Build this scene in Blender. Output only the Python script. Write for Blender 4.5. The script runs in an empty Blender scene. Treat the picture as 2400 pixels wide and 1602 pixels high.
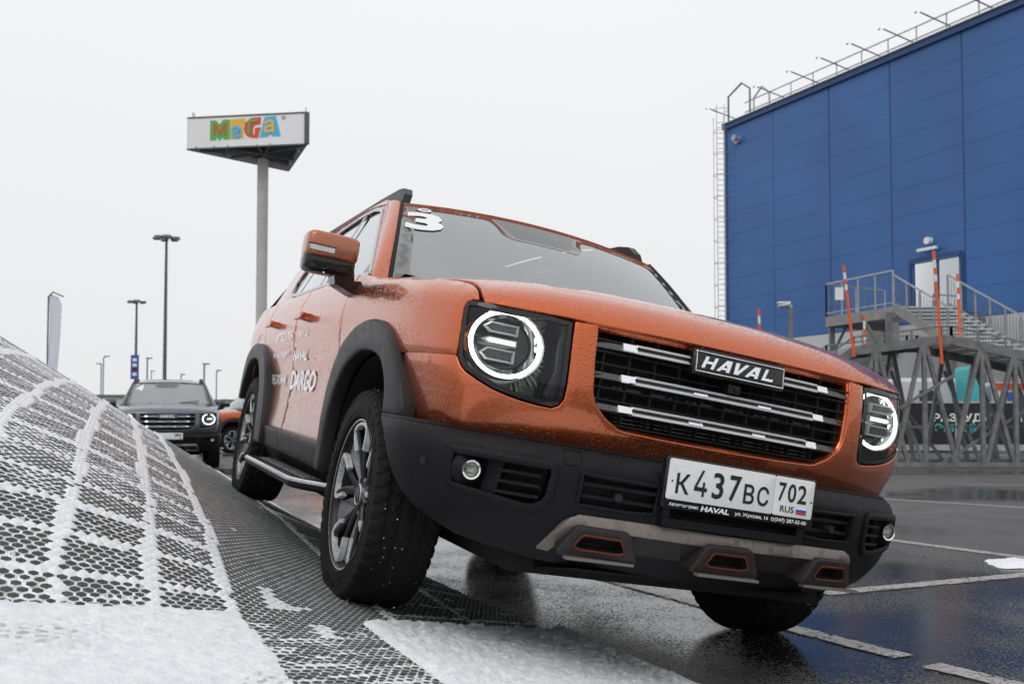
import bpy, math, random
import numpy as np
from mathutils import Matrix, Vector
from mathutils.geometry import delaunay_2d_cdt
random.seed(5); rng = np.random.default_rng(5)
SC = bpy.context.scene
COL = SC.collection
PI = math.pi
HC = 0.85            # eye height above the asphalt
# ------------------------------------------------------------------ camera
cd = bpy.data.cameras.new('camera'); cam = bpy.data.objects.new('camera', cd); COL.objects.link(cam)
SC.camera = cam
cam.location = (0, 0, HC); cam.rotation_euler = (math.radians(90 + 2.2658), 0, 0)
cd.sensor_width = 36; cd.lens = 34.12; cd.shift_y = 99 / 2400
cd.clip_start = 0.05; cd.clip_end = 3000
cd.dof.use_dof = True; cd.dof.focus_distance = 3.25; cd.dof.aperture_fstop = 6.3
# ------------------------------------------------------------------ overcast sky
W = bpy.data.worlds.new('World'); SC.world = W; W.use_nodes = True
nt = W.node_tree; nt.nodes.clear()
SUN_EL, SUN_ROT = math.radians(48), math.radians(200)
sky = nt.nodes.new('ShaderNodeTexSky'); sky.sky_type = 'NISHITA'; sky.sun_disc = False
sky.sun_elevation = SUN_EL; sky.sun_rotation = SUN_ROT
b1 = nt.nodes.new('ShaderNodeBackground'); b1.inputs[1].default_value = 0.05
nt.links.new(sky.outputs[0], b1.inputs[0])
# the cloud deck: an even pale layer, a little brighter overhead, with very soft mottling
tc = nt.nodes.new('ShaderNodeTexCoord'); nz = nt.nodes.new('ShaderNodeTexNoise')
nz.inputs['Scale'].default_value = 1.6; nz.inputs['Detail'].default_value = 3
nt.links.new(tc.outputs['Generated'], nz.inputs['Vector'])
sp = nt.nodes.new('ShaderNodeSeparateXYZ'); nt.links.new(tc.outputs['Generated'], sp.inputs[0])
gr = nt.nodes.new('ShaderNodeMapRange'); nt.links.new(sp.outputs['Z'], gr.inputs['Value'])
gr.inputs['From Min'].default_value = 0; gr.inputs['From Max'].default_value = 1
gr.inputs['To Min'].default_value = .835; gr.inputs['To Max'].default_value = 1.10
mu = nt.nodes.new('ShaderNodeMath'); mu.operation = 'MULTIPLY_ADD'
nt.links.new(nz.outputs['Fac'], mu.inputs[0]); mu.inputs[1].default_value = .07; nt.links.new(gr.outputs[0], mu.inputs[2])
b2 = nt.nodes.new('ShaderNodeBackground'); b2.inputs[0].default_value = (.985, .99, 1.0, 1)
nt.links.new(mu.outputs[0], b2.inputs[1])
ad = nt.nodes.new('ShaderNodeMixShader'); ad.inputs[0].default_value = .93
nt.links.new(b1.outputs[0], ad.inputs[1]); nt.links.new(b2.outputs[0], ad.inputs[2])
wo = nt.nodes.new('ShaderNodeOutputWorld'); nt.links.new(ad.outputs[0], wo.inputs[0])
sl = bpy.data.lights.new('sun', 'SUN'); sl.energy = .6; sl.angle = math.radians(30); sl.color = (1, .98, .95)
so = bpy.data.objects.new('sun', sl); COL.objects.link(so)
so.rotation_euler = (math.radians(90) - SUN_EL, 0, math.radians(-20))
vs = SC.view_settings; vs.view_transform = 'Standard'; vs.look = 'None'; vs.gamma = 1; vs.use_curve_mapping = False
vs.exposure = 0.0
SC.display_settings.display_device = 'sRGB'
# ------------------------------------------------------------------ materials
def newmat(name):
    m = bpy.data.materials.new(name); m.use_nodes = True
    return m, m.node_tree, m.node_tree.nodes['Principled BSDF']
def N(nt, t, **k):
    n = nt.nodes.new(t)
    for a, b in k.items():
        if a in n.inputs.keys(): n.inputs[a].default_value = b
        else: setattr(n, a, b)
    return n
def L(nt, a, b): nt.links.new(a, b)
def noise(nt, scale, detail=3, coord='Object', rough=.5, stretch=None):
    tc = nt.nodes.new('ShaderNodeTexCoord'); n = nt.nodes.new('ShaderNodeTexNoise')
    n.inputs['Scale'].default_value = scale; n.inputs['Detail'].default_value = detail; n.inputs['Roughness'].default_value = rough
    if stretch:
        mp = nt.nodes.new('ShaderNodeMapping'); mp.inputs['Scale'].default_value = stretch
        L(nt, tc.outputs[coord], mp.inputs[0]); L(nt, mp.outputs[0], n.inputs['Vector'])
    else: L(nt, tc.outputs[coord], n.inputs['Vector'])
    return n
def ramp(nt, src, stops):
    r = nt.nodes.new('ShaderNodeValToRGB'); e = r.color_ramp.elements
    while len(e) < len(stops): e.new(.5)
    for i, (p, c) in enumerate(stops):
        e[i].position = p; e[i].color = (*c, 1) if len(c) == 3 else c
    L(nt, src, r.inputs[0]); return r
def g3(v): return (v, v, v)
def math_(nt, op, a, b=None, c=None):
    n = nt.nodes.new('ShaderNodeMath'); n.operation = op
    for i, v in enumerate((a, b, c)):
        if v is None: continue
        if isinstance(v, (int, float)): n.inputs[i].default_value = v
        else: L(nt, v, n.inputs[i])
    return n.outputs[0]
def drops(nt, scale=88, amount=.5, small=1.9):
    """height of rain drops standing on a surface"""
    tc = nt.nodes.new('ShaderNodeTexCoord')
    mask = N(nt, 'ShaderNodeTexNoise', Scale=9.0, Detail=3.0); L(nt, tc.outputs['Object'], mask.inputs['Vector'])
    outs = []
    for sc, th in ((scale, .34), (scale * small, .30)):
        v = N(nt, 'ShaderNodeTexVoronoi', Scale=sc); L(nt, tc.outputs['Object'], v.inputs['Vector'])
        h = nt.nodes.new('ShaderNodeMapRange'); h.interpolation_type = 'SMOOTHSTEP'
        L(nt, v.outputs['Distance'], h.inputs[0]); h.inputs[1].default_value = th; h.inputs[2].default_value = th * .45
        sepc = nt.nodes.new('ShaderNodeSeparateColor'); L(nt, v.outputs['Color'], sepc.inputs[0])
        keep = math_(nt, 'GREATER_THAN', sepc.outputs[0], 1 - amount)
        outs.append(math_(nt, 'MULTIPLY', h.outputs[0], keep))
    m = nt.nodes.new('ShaderNodeMapRange'); m.interpolation_type = 'SMOOTHSTEP'
    L(nt, mask.outputs['Fac'], m.inputs[0]); m.inputs[1].default_value = .34; m.inputs[2].default_value = .50
    mx = math_(nt, 'MAXIMUM', outs[0], outs[1])
    mm = math_(nt, 'MULTIPLY_ADD', m.outputs[0], .8, .2)
    return math_(nt, 'MULTIPLY', mx, mm)
def simple(name, col, rough=.5, metal=0, spec=.5, nscale=0, namp=.15, bump=0, bscale=200, drop=0, coat=0, alpha=None):
    m, nt, b = newmat(name)
    b.inputs['Base Color'].default_value = (*col, 1); b.inputs['Roughness'].default_value = rough
    b.inputs['Metallic'].default_value = metal; b.inputs['Specular IOR Level'].default_value = spec
    b.inputs['Coat Weight'].default_value = coat; b.inputs['Coat Roughness'].default_value = .05
    if nscale:
        n = noise(nt, nscale, 5)
        r = ramp(nt, n.outputs['Fac'], [(.3, tuple(c * (1 - namp) for c in col)), (.7, tuple(min(1, c * (1 + namp)) for c in col))])
        L(nt, r.outputs[0], b.inputs['Base Color'])
        rr = math_(nt, 'MULTIPLY_ADD', n.outputs['Fac'], .25, rough - .12); L(nt, rr, b.inputs['Roughness'])
    hs = None
    if bump:
        n2 = noise(nt, bscale, 2); hs = math_(nt, 'MULTIPLY', n2.outputs['Fac'], bump)
    if drop:
        d = math_(nt, 'MULTIPLY', drops(nt, amount=drop), .5)
        hs = math_(nt, 'ADD', hs, d) if hs else d
    if hs:
        bp = N(nt, 'ShaderNodeBump', Strength=.7, Distance=.004); L(nt, hs, bp.inputs['Height']); L(nt, bp.outputs[0], b.inputs['Normal'])
    return m
def paint(name, col, metal=.85, dropn=.9):
    m, nt, b = newmat(name)
    b.inputs['Metallic'].default_value = metal; b.inputs['Roughness'].default_value = .27
    b.inputs['Coat Weight'].default_value = 1; b.inputs['Coat Roughness'].default_value = .025; b.inputs['Coat IOR'].default_value = 1.62
    fl = noise(nt, 900, 1)
    r = ramp(nt, fl.outputs['Fac'], [(.35, tuple(c * .82 for c in col)), (.65, tuple(c * 1.18 for c in col))])
    # light road film, denser low on the body
    tc = nt.nodes.new('ShaderNodeTexCoord'); s = nt.nodes.new('ShaderNodeSeparateXYZ'); L(nt, tc.outputs['Object'], s.inputs[0])
    lo = nt.nodes.new('ShaderNodeMapRange'); L(nt, s.outputs['Z'], lo.inputs[0]); lo.inputs[1].default_value = .85; lo.inputs[2].default_value = .45
    dn = noise(nt, 14, 6, stretch=(1, 1, .25)); dd = math_(nt, 'MULTIPLY', lo.outputs[0], dn.outputs['Fac']); dd = math_(nt, 'MULTIPLY', dd, .75)
    mx = N(nt, 'ShaderNodeMix', data_type='RGBA'); L(nt, dd, mx.inputs[0]); L(nt, r.outputs[0], mx.inputs[6]); mx.inputs[7].default_value = (.20, .15, .11, 1)
    L(nt, mx.outputs[2], b.inputs['Base Color'])
    rr = math_(nt, 'MULTIPLY_ADD', dd, .5, .02); L(nt, rr, b.inputs['Coat Roughness'])
    up = nt.nodes.new('ShaderNodeMapRange'); L(nt, s.outputs['Z'], up.inputs[0]); up.inputs[1].default_value = .80; up.inputs[2].default_value = 1.05; up.inputs[3].default_value = .18
    d = math_(nt, 'MULTIPLY', drops(nt, amount=dropn), up.outputs[0])
    bp = N(nt, 'ShaderNodeBump', Strength=1.0, Distance=.007); L(nt, d, bp.inputs['Height'])
    L(nt, bp.outputs[0], b.inputs['Coat Normal'])
    bp2 = N(nt, 'ShaderNodeBump', Strength=.4, Distance=.0025); L(nt, d, bp2.inputs['Height']); L(nt, bp2.outputs[0], b.inputs['Normal'])
    return m
def glass(name, tint, refl=.1, ior=1.5, rough=.0):
    m, nt, b = newmat(name); nt.nodes.remove(b)
    out = [n for n in nt.nodes if n.type == 'OUTPUT_MATERIAL'][0]
    tr = N(nt, 'ShaderNodeBsdfTransparent', Color=(*tint, 1)); gl = N(nt, 'ShaderNodeBsdfGlossy', Roughness=rough, Color=(.93, .96, .98, 1))
    fr = N(nt, 'ShaderNodeFresnel', IOR=ior); f = math_(nt, 'ADD', fr.outputs[0], refl)
    mx = N(nt, 'ShaderNodeMixShader'); L(nt, f, mx.inputs[0]); L(nt, tr.outputs[0], mx.inputs[1]); L(nt, gl.outputs[0], mx.inputs[2])
    L(nt, mx.outputs[0], out.inputs[0]); return m
def emis(name, col, s):
    m, nt, b = newmat(name); b.inputs['Base Color'].default_value = (.6, .6, .6, 1)
    b.inputs['Emission Color'].default_value = (*col, 1); b.inputs['Emission Strength'].default_value = s
    return m
def snowmat(name='snow', amt=1.0):
    m, nt, b = newmat(name)
    n = noise(nt, 30, 6); r = ramp(nt, n.outputs['Fac'], [(.25, (.74, .77, .82)), (.6, (.90, .91, .93))])
    L(nt, r.outputs[0], b.inputs['Base Color']); b.inputs['Roughness'].default_value = .75; b.inputs['Specular IOR Level'].default_value = .25
    n1 = noise(nt, 220, 4, rough=.7); n2 = noise(nt, 60, 3)
    h = math_(nt, 'ADD', math_(nt, 'MULTIPLY', n1.outputs['Fac'], .4), n2.outputs['Fac'])
    bp = N(nt, 'ShaderNodeBump', Strength=.9, Distance=.008 * amt); L(nt, h, bp.inputs['Height']); L(nt, bp.outputs[0], b.inputs['Normal'])
    return m
M = {}
M['paint'] = paint('orange_paint', (.52, .088, .004))
M['grey_paint'] = paint('grey_paint', (.075, .09, .12), .5)
M['plastic'] = simple('black_plastic', (.008, .008, .0095), .48, spec=.18, nscale=30, bump=.12, bscale=900, drop=.4)
M['clad'] = simple('grey_black_cladding', (.016, .016, .018), .44, spec=.34, nscale=18, bump=.1, bscale=900, drop=.35)
M['gloss'] = simple('gloss_black', (.008, .008, .009), .08, drop=.3)
M['matte'] = simple('matte_black', (.008, .008, .008), .8, nscale=20)
M['well'] = simple('wheel_well_black', (.006, .006, .006), .95, nscale=20)
M['rubber'] = simple('tyre_rubber', (.009, .0088, .0085), .7, spec=.18, nscale=12, namp=.35, bump=.25, bscale=160)
M['chrome'] = simple('chrome', (.82, .84, .87), .05, 1, drop=.15)
M['satin'] = simple('satin_metal', (.55, .56, .58), .25, 1, nscale=40)
M['mach'] = simple('machined_alloy', (.70, .71, .72), .3, .35, nscale=60)
M['rimgrey'] = simple('rim_grey', (.17, .175, .185), .36, .3, nscale=40, coat=.4)
M['rimblack'] = simple('rim_black', (.005, .005, .006), .35, nscale=30, spec=.3)
M['gun'] = simple('gunmetal_bar', (.10, .10, .105), .28, .7, drop=.5)
M['taupe'] = simple('taupe_skid_paint', (.20, .175, .160), .42, .35, nscale=500, namp=.1, drop=.35)
M['copper'] = simple('copper_rim', (.10, .024, .008), .4, .4)
M['skidshade'] = simple('shaded_skid_taupe', (.022, .019, .018), .5, nscale=30, drop=.2, spec=.35)  # lower skid plate and pods: their shade put into a darker colour
M['liner'] = simple('headliner_grey', (.75, .75, .74), .9, nscale=10)
M['vinyl'] = simple('door_vinyl', (.88, .89, .90), .3, coat=1)
M['white'] = simple('white_vinyl', (.80, .81, .82), .35)
M['platew'] = simple('plate_white', (.72, .73, .74), .35, drop=.2)
M['ink'] = simple('black_ink', (.01, .01, .011), .4)
M['red'] = simple('red_print', (.55, .03, .03), .4); M['blue'] = simple('blue_print', (.02, .09, .40), .4)
M['glass'] = glass('windscreen_glass', (.86, .89, .90), .29, 1.55)
M['sglass'] = glass('side_glass', (.40, .43, .43), .34, 1.6)
M['lens'] = glass('lamp_lens', (.93, .95, .95), .01, 1.33)
M['frit'] = simple('glass_frit', (.07, .072, .075), .06, spec=1.0)
M['led'] = emis('led_white', (.95, 1, .90), 3.5)
M['led2'] = emis('led_module', (.93, 1, .92), 4.0)
M['leddim'] = simple('led_array', (.10, .11, .11), .15, .4, nscale=300, namp=.7)
M['railc'] = simple('bright_trim', (.80, .81, .83), .22, .35)  # pale colour stands in for the bright reflection on chrome
M['bowl'] = simple('lamp_reflector', (.62, .66, .54), .2, .2, nscale=40, namp=.6, bump=1.5, bscale=45)
M['lampblack'] = simple('lamp_inner_black', (.014, .015, .016), .12, nscale=20)
M['cabin'] = simple('cabin_dark', (.09, .09, .095), .7, nscale=10)
M['seat'] = simple('seat_cloth', (.50, .48, .45), .8, nscale=30)
# ------------------------------------------------------------------ object helpers
def shade(me, ang=40):
    me.polygons.foreach_set('use_smooth', [True] * len(me.polygons))
    try: me.set_sharp_from_angle(angle=math.radians(ang))
    except Exception: pass
def mk(name, V, F, mat, parent=None, ang=35, mats=None, midx=None):
    me = bpy.data.meshes.new(name); me.from_pydata([tuple(map(float, v)) for v in V], [], [tuple(int(i) for i in f) for f in F])
    if mats:
        for m in mats: me.materials.append(m)
        if midx is not None: me.polygons.foreach_set('material_index', list(midx))
    else: me.materials.append(mat)
    me.validate(); shade(me, ang)
    o = bpy.data.objects.new(name, me); COL.objects.link(o)
    if parent: o.parent = parent
    return o
def mkfast(name, V, loops, sizes, mats, midx, parent=None, smooth=False):
    me = bpy.data.meshes.new(name); V = np.asarray(V, np.float32); loops = np.asarray(loops, np.int32); sizes = np.asarray(sizes, np.int32)
    me.vertices.add(len(V)); me.vertices.foreach_set('co', V.ravel()); me.loops.add(len(loops)); me.loops.foreach_set('vertex_index', loops)
    me.polygons.add(len(sizes)); st = np.concatenate([[0], np.cumsum(sizes)[:-1]]).astype(np.int32)
    me.polygons.foreach_set('loop_start', st); me.polygons.foreach_set('loop_total', sizes)
    for m in mats: me.materials.append(m)
    me.polygons.foreach_set('material_index', np.asarray(midx, np.int32))
    me.update(calc_edges=True); me.validate()
    if smooth: me.polygons.foreach_set('use_smooth', np.ones(len(sizes), bool))
    o = bpy.data.objects.new(name, me); COL.objects.link(o)
    if parent: o.parent = parent
    return o
def tag(o, label=None, cat=None, group=None, kind=None):
    if label: o['label'] = label
    if cat: o['category'] = cat
    if group: o['group'] = group
    if kind: o['kind'] = kind
    return o
def empty(name, loc=(0, 0, 0), parent=None):
    o = bpy.data.objects.new(name, None); COL.objects.link(o); o.location = loc; o.empty_display_size = .1
    if parent: o.parent = parent
    return o
class MB:
    def __init__(s): s.V = []; s.F = []; s.m = []; s.cur = 0
    def add(s, V, F):
        b = len(s.V); s.V += [tuple(v) for v in V]; s.F += [tuple(i + b for i in f) for f in F]; s.m += [s.cur] * len(F); return s
    def box(s, c, h, R=None):
        V = []
        for dx in (-1, 1):
            for dy in (-1, 1):
                for dz in (-1, 1):
                    p = np.array([dx * h[0], dy * h[1], dz * h[2]])
                    if R is not None: p = R @ p
                    V.append(p + np.array(c))
        return s.add(V, [(0, 1, 3, 2), (4, 6, 7, 5), (0, 4, 5, 1), (2, 3, 7, 6), (0, 2, 6, 4), (1, 5, 7, 3)])
    def bar(s, a, b, w, h=None, up=(0, 0, 1)):
        a = np.array(a, float); b = np.array(b, float); h = h or w; d = b - a; l = np.linalg.norm(d); d = d / l
        r = np.cross(d, up)
        if np.linalg.norm(r) < 1e-3: r = np.cross(d, (1, 0, 0))
        r /= np.linalg.norm(r); u = np.cross(r, d)
        return s.box((a + b) / 2, (l / 2, w / 2, h / 2), np.stack([d, r, u], 1))
    def tube(s, pts, r, n=8, cap=True):
        P = [np.array(p, float) for p in pts]; rr = r if isinstance(r, (list, tuple)) else [r] * len(P); V = []; F = []
        pu = None
        for i, p in enumerate(P):
            d = P[min(i + 1, len(P) - 1)] - P[max(i - 1, 0)]; d /= np.linalg.norm(d)
            if pu is None:
                a = np.array([0, 0, 1.]) if abs(d[2]) < .9 else np.array([1., 0, 0])
            else: a = pu
            x = np.cross(d, a); x /= np.linalg.norm(x); y = np.cross(x, d); pu = y
            for k in range(n):
                t = 2 * PI * k / n; V.append(p + rr[i] * (math.cos(t) * x + math.sin(t) * y))
        for i in range(len(P) - 1):
            for k in range(n):
                k2 = (k + 1) % n; F.append((i * n + k, i * n + k2, (i + 1) * n + k2, (i + 1) * n + k))
        if cap: F.append(tuple(range(n - 1, -1, -1))); F.append(tuple((len(P) - 1) * n + k for k in range(n)))
        return s.add(V, F)
    def cyl(s, c, ax, r, h, n=20, r2=None):
        ax = np.array(ax, float) / np.linalg.norm(ax); c = np.array(c, float)
        return s.tube([c - ax * h / 2, c + ax * h / 2], [r, r if r2 is None else r2], n)
    def rev(s, prof, c=(0, 0, 0), ax='y', n=32, close=False, arc=(0, 2 * PI)):
        V = []; F = []; k = len(prof); full = abs(arc[1] - arc[0] - 2 * PI) < 1e-6; m = n if full else n + 1
        for i in range(m):
            t = arc[0] + (arc[1] - arc[0]) * i / n; ct, st = math.cos(t), math.sin(t)
            for r, h in prof:
                p = {'y': (r * ct, h, r * st), 'x': (h, r * ct, r * st), 'z': (r * ct, r * st, h)}[ax]
                V.append(np.array(p) + np.array(c))
        for i in range(n):
            j = (i + 1) % m if full else i + 1
            for q in range(k - 1 + (1 if close else 0)):
                q2 = (q + 1) % k; F.append((i * k + q, i * k + q2, j * k + q2, j * k + q))
        return s.add(V, F)
    def grid(s, rows, flip=False, wrap=False):
        k = len(rows[0]); V = [p for r in rows for p in r]; F = []
        for i in range(len(rows) - 1):
            for j in range(k - 1 + (1 if wrap else 0)):
                j2 = (j + 1) % k; f = (i * k + j, i * k + j2, (i + 1) * k + j2, (i + 1) * k + j); F.append(f[::-1] if flip else f)
        return s.add(V, F)
    def poly(s, pts, ext):  # polygon prism
        n = len(pts); e = np.array(ext, float); V = [np.array(p, float) for p in pts] + [np.array(p, float) + e for p in pts]
        tri = fill([p for p in pts])
        F = [t for t in tri] + [tuple(i + n for i in t[::-1]) for t in tri]
        F += [(i, (i + 1) % n, (i + 1) % n + n, i + n) for i in range(n)]
        return s.add(V, F)
    def build(s, name, mat, parent=None, ang=35, mats=None):
        return mk(name, s.V, s.F, mat, parent, ang, mats, s.m if mats else None)
def fill(pts):
    P = np.array(pts, float); c = P.mean(0); u, sv, vt = np.linalg.svd(P - c); Q = (P - c) @ vt[:2].T
    r = delaunay_2d_cdt([Vector(q) for q in Q], [], [list(range(len(Q)))], 1, 1e-7)
    out = []
    for f in r[2]:
        try: out.append(tuple(r[3][i][0] for i in f))
        except Exception: pass
    return out
def inpoly(p, poly):
    x, y = p; c = False; n = len(poly); j = n - 1
    for i in range(n):
        xi, yi = poly[i]; xj, yj = poly[j]
        if (yi > y) != (yj > y) and x < (xj - xi) * (y - yi) / (yj - yi) + xi: c = not c
        j = i
    return c
def refine(l, step):
    out = []
    for i in range(len(l)):
        a = np.array(l[i]); b = np.array(l[(i + 1) % len(l)]); n = max(1, int(math.ceil(np.linalg.norm(b - a) / step)))
        for k in range(n): out.append(tuple(a + (b - a) * k / n))
    return out
def roundpoly(l, r, n=4):
    out = []
    m = len(l)
    for i in range(m):
        p = np.array(l[i], float); a = np.array(l[i - 1], float); b = np.array(l[(i + 1) % m], float)
        da = a - p; db = b - p; la = np.linalg.norm(da); lb = np.linalg.norm(db); q = min(r, la * .45, lb * .45)
        s = p + da / la * q; e = p + db / lb * q
        for k in range(n + 1):
            t = k / n; out.append(tuple((1 - t) ** 2 * s + 2 * t * (1 - t) * p + t * t * e))
    return out
def area(l): return .5 * sum(l[i][0] * l[(i + 1) % len(l)][1] - l[(i + 1) % len(l)][0] * l[i][1] for i in range(len(l)))
def panel(name, outl, F, mat, parent, step=.03, thick=.02, holes=(), lip=.0035, flip=False, mirror=False, off=0, ang=50, tbl=None):
    """sheet-metal panel: a 2-D outline laid on the surface F(a,b), with a rolled edge"""
    loops = [refine(outl, step)] + [refine(h, step) for h in holes]
    loops[0] = loops[0] if area(loops[0]) > 0 else loops[0][::-1]
    loops[1:] = [h if area(h) < 0 else h[::-1] for h in loops[1:]]
    V2 = []; E = []
    for l in loops:
        b = len(V2); V2 += l; E += [(b + i, b + (i + 1) % len(l)) for i in range(len(l))]
    nb = len(V2); A = np.array(V2)
    x0, y0 = A.min(0); x1, y1 = A.max(0); BA = A[:nb]
    j = 0; y = y0 + step * .5
    while y < y1:
        x = x0 + step * (.5 if j % 2 else 1.0)
        while x < x1:
            if inpoly((x, y), loops[0]) and not any(inpoly((x, y), h) for h in loops[1:]):
                if np.min((BA[:, 0] - x) ** 2 + (BA[:, 1] - y) ** 2) > (step * .5) ** 2: V2.append((x, y))
            x += step
        y += step * .87; j += 1
    r = delaunay_2d_cdt([Vector(v) for v in V2], E, [], 0, 1e-7)
    vs = [tuple(v) for v in r[0]]; tris = []
    for f in r[2]:
        c = np.mean([vs[i] for i in f], 0)
        if inpoly(c, loops[0]) and not any(inpoly(c, h) for h in loops[1:]): tris.append(tuple(f))
    def nrm(a, b):
        e = 1e-3; da = np.array(F(a + e, b)) - np.array(F(a - e, b)); db = np.array(F(a, b + e)) - np.array(F(a, b - e))
        n = np.cross(da, db); l = np.linalg.norm(n); n = n / l if l > 0 else np.array([0, 0, 1.]); return -n if flip else n
    V = []
    for v in vs:
        p = np.array(F(*v))
        if off: p = p + nrm(*v) * off
        V.append(p)
    T = [t[::-1] for t in tris] if flip else tris
    T = list(T)
    # boundary from triangle edges used once
    cnt = {}
    for t in T:
        for i in range(len(t)):
            e = (t[i], t[(i + 1) % len(t)]); cnt[e] = cnt.get(e, 0) + 1
    be = [e for e in cnt if (e[1], e[0]) not in cnt]
    nxt = {a: b for a, b in be}; prv = {b: a for a, b in be}
    rings = {}
    for a in list(nxt):
        if a not in prv: continue
        p = V[a]; t = V[nxt[a]] - V[prv[a]]; l = np.linalg.norm(t)
        if l < 1e-9: continue
        t = t / l; n = nrm(*vs[a]); o = np.cross(t, n)
        ids = []
        for oo, nn in ((lip * .7, -lip * .3), (lip, -lip), (lip, -thick)):
            ids.append(len(V)); V.append(p + o * oo + n * nn)
        rings[a] = ids
    for a, b in be:
        if a in rings and b in rings:
            pa = [a] + rings[a]; pb = [b] + rings[b]
            for k in range(3): T.append((pa[k], pa[k + 1], pb[k + 1], pb[k]))
    o1 = mk(name, V, T, mat, parent, ang)
    if not mirror: return o1
    o2 = mk(name, [(p[0], -p[1], p[2]) for p in V], [t[::-1] for t in T], mat, parent, ang)
    return o1, o2
def textmesh(txt, off=0):
    c = bpy.data.curves.new('t', 'FONT'); c.body = txt; c.offset = off; c.resolution_u = 3; c.align_x = 'LEFT'
    o = bpy.data.objects.new('t', c); COL.objects.link(o)
    bpy.context.view_layer.update()
    dg = bpy.context.evaluated_depsgraph_get(); me = bpy.data.meshes.new_from_object(o.evaluated_get(dg))
    V = np.array([v.co[:2] for v in me.vertices]); F = [tuple(p.vertices) for p in me.polygons]
    bpy.data.objects.remove(o); bpy.data.curves.remove(c); bpy.data.meshes.remove(me)
    V = (V - V.min(0)) / (V.max(0) - V.min(0)); return V, F
def text(name, txt, fn, mat, parent, shear=0, bold=0, thick=0):
    """lettering mapped by fn(u,v), u,v in 0..1; bold copies thicken the strokes"""
    V, F = textmesh(txt, min(.045, bold * .60 * len(txt)))
    VV = [fn(u + shear * (v - .5), v) for u, v in V]; FF = F
    return mk(name, VV, FF, mat, parent, 30)
def kids(o): return [c for c in COL.objects if c.parent == o]
def copy_tree(o, parent=None, swap=None, skip=()):
    c = o.copy(); COL.objects.link(c)
    if parent: c.parent = parent
    if swap and o.type == 'MESH':
        for i, s in enumerate(o.material_slots):
            if s.material in swap:
                c.material_slots[i].link = 'OBJECT'; c.material_slots[i].material = swap[s.material]
    for ch in CH.get(o, []):
        if ch.name.split('.')[0] in skip: continue
        copy_tree(ch, c, swap, skip)
    return c
def cr(pts,n=12):
    P=np.array(pts,float);Q=np.vstack([2*P[0]-P[1],P,2*P[-1]-P[-2]]);out=[]
    for i in range(1,len(Q)-2):
        p0,p1,p2,p3=Q[i-1:i+3]
        for k in range(n):
            t=k/n;out.append(.5*((2*p1)+(-p0+p2)*t+(2*p0-5*p1+4*p2-p3)*t*t+(-p0+3*p1-3*p2+p3)*t**3))
    out.append(P[-1]);return np.array(out)
class Contour:
    # half plan outline (x, y>=0) from front centre to rear centre, s = arc length, negative s mirrors to y<0
    def __init__(s,pts,n=14):
        s.p=cr(pts,n);d=np.linalg.norm(np.diff(s.p,axis=0),axis=1);s.s=np.concatenate([[0],np.cumsum(d)])
        t=np.gradient(s.p,axis=0);t/=np.linalg.norm(t,axis=1)[:,None];s.n=np.stack([-t[:,1],t[:,0]],1)*-1
        s.n[0]=(1,0)
        if s.n[len(s.n)//2][1]<0: s.n=-s.n; s.n[0]=(1,0)
        # smooth normals
        for _ in range(3):
            m=s.n.copy();m[1:-1]=(s.n[:-2]+2*s.n[1:-1]+s.n[2:])/4;s.n=m/np.linalg.norm(m,axis=1)[:,None]
    def at(s,q):
        a=abs(q);sg=-1. if q<0 else 1.
        x=np.interp(a,s.s,s.p[:,0]);y=np.interp(a,s.s,s.p[:,1]);nx=np.interp(a,s.s,s.n[:,0]);ny=np.interp(a,s.s,s.n[:,1])
        return x,y*sg,nx,ny*sg
    def sy(s,y):  # s at front for given |y|
        m=s.p[:,0]>.3;k=np.argmax(s.p[:,1]);return np.interp(abs(y),s.p[:k,1][m[:k]],s.s[:k][m[:k]])*(1 if y>=0 else -1)
    def sx(s,x): # s on the side for given x (positive side)
        k=np.argsort(s.p[:,0]);return float(np.interp(x,s.p[k,0],s.s[k]))
CB=Contour([(.842,0),(.840,.15),(.832,.30),(.815,.45),(.788,.58),(.748,.70),(.722,.765),(.695,.812),(.66,.842),(.60,.868),(.50,.893),(.35,.914),(.1,.925),(-.5,.93),(-1.5,.932),(-2.5,.930),(-3.2,.915),(-3.45,.88),(-3.6,.80),(-3.68,.65),(-3.72,.4),(-3.73,0)])
def I(x,xs,ys): return float(np.interp(x,xs,ys))
def sm(t): t=min(max(t,0),1);return t*t*(3-2*t)
def ztop(x): return I(x,[-.9,-.55,-.3,.1,.35,.5,.6,.7,.85],[1.25,1.21,1.176,1.143,1.119,1.104,1.092,1.081,1.072])
def SK(s,v):
    x,y,nx,ny=CB.at(s)
    f=sm((x-.35)/.35)    # front weight
    d=sm((-.25-x)/.35)   # door weight
    of=I(v,[.60,.66,.69,.72,.75,.78,.82,.88,.95,1.02,1.10],[-.062,-.036,-.022,-.010,-.002,.003,.005,.003,-.003,-.012,-.03])
    os_=I(v,[.3,.45,.6,.68,.75,.82,.88,.95,1.02,1.08],[-.06,-.055,-.045,-.030,-.018,-.007,-.001,0,-.001,-.008])
    od=I(v,[.3,.40,.50,.6,.75,.88,.97,1.03,1.09,1.14,1.18,1.21,1.25],[-.05,-.03,-.012,-.02,-.025,-.012,.002,.005,-.004,-.018,-.032,-.046,-.066])
    o=of*f+(1-f)*(os_*(1-d)+od*d)
    zt=ztop(x);rz=.080;ry=.092
    v0=zt-rz
    z=v;dd=0
    if v>v0 and d<1:
        a=min((v-v0)/rz,np.pi/2)
        z1=v0+rz*np.sin(a);d1=ry*(1-np.cos(a))+max(0,v-v0-rz*np.pi/2);z1+=max(0,v-v0-rz*np.pi/2)*.12
        z=z1*(1-d)+v*d;dd=d1*(1-d)
    o-=dd
    return np.array([x+nx*o,y+ny*o,z])
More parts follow.
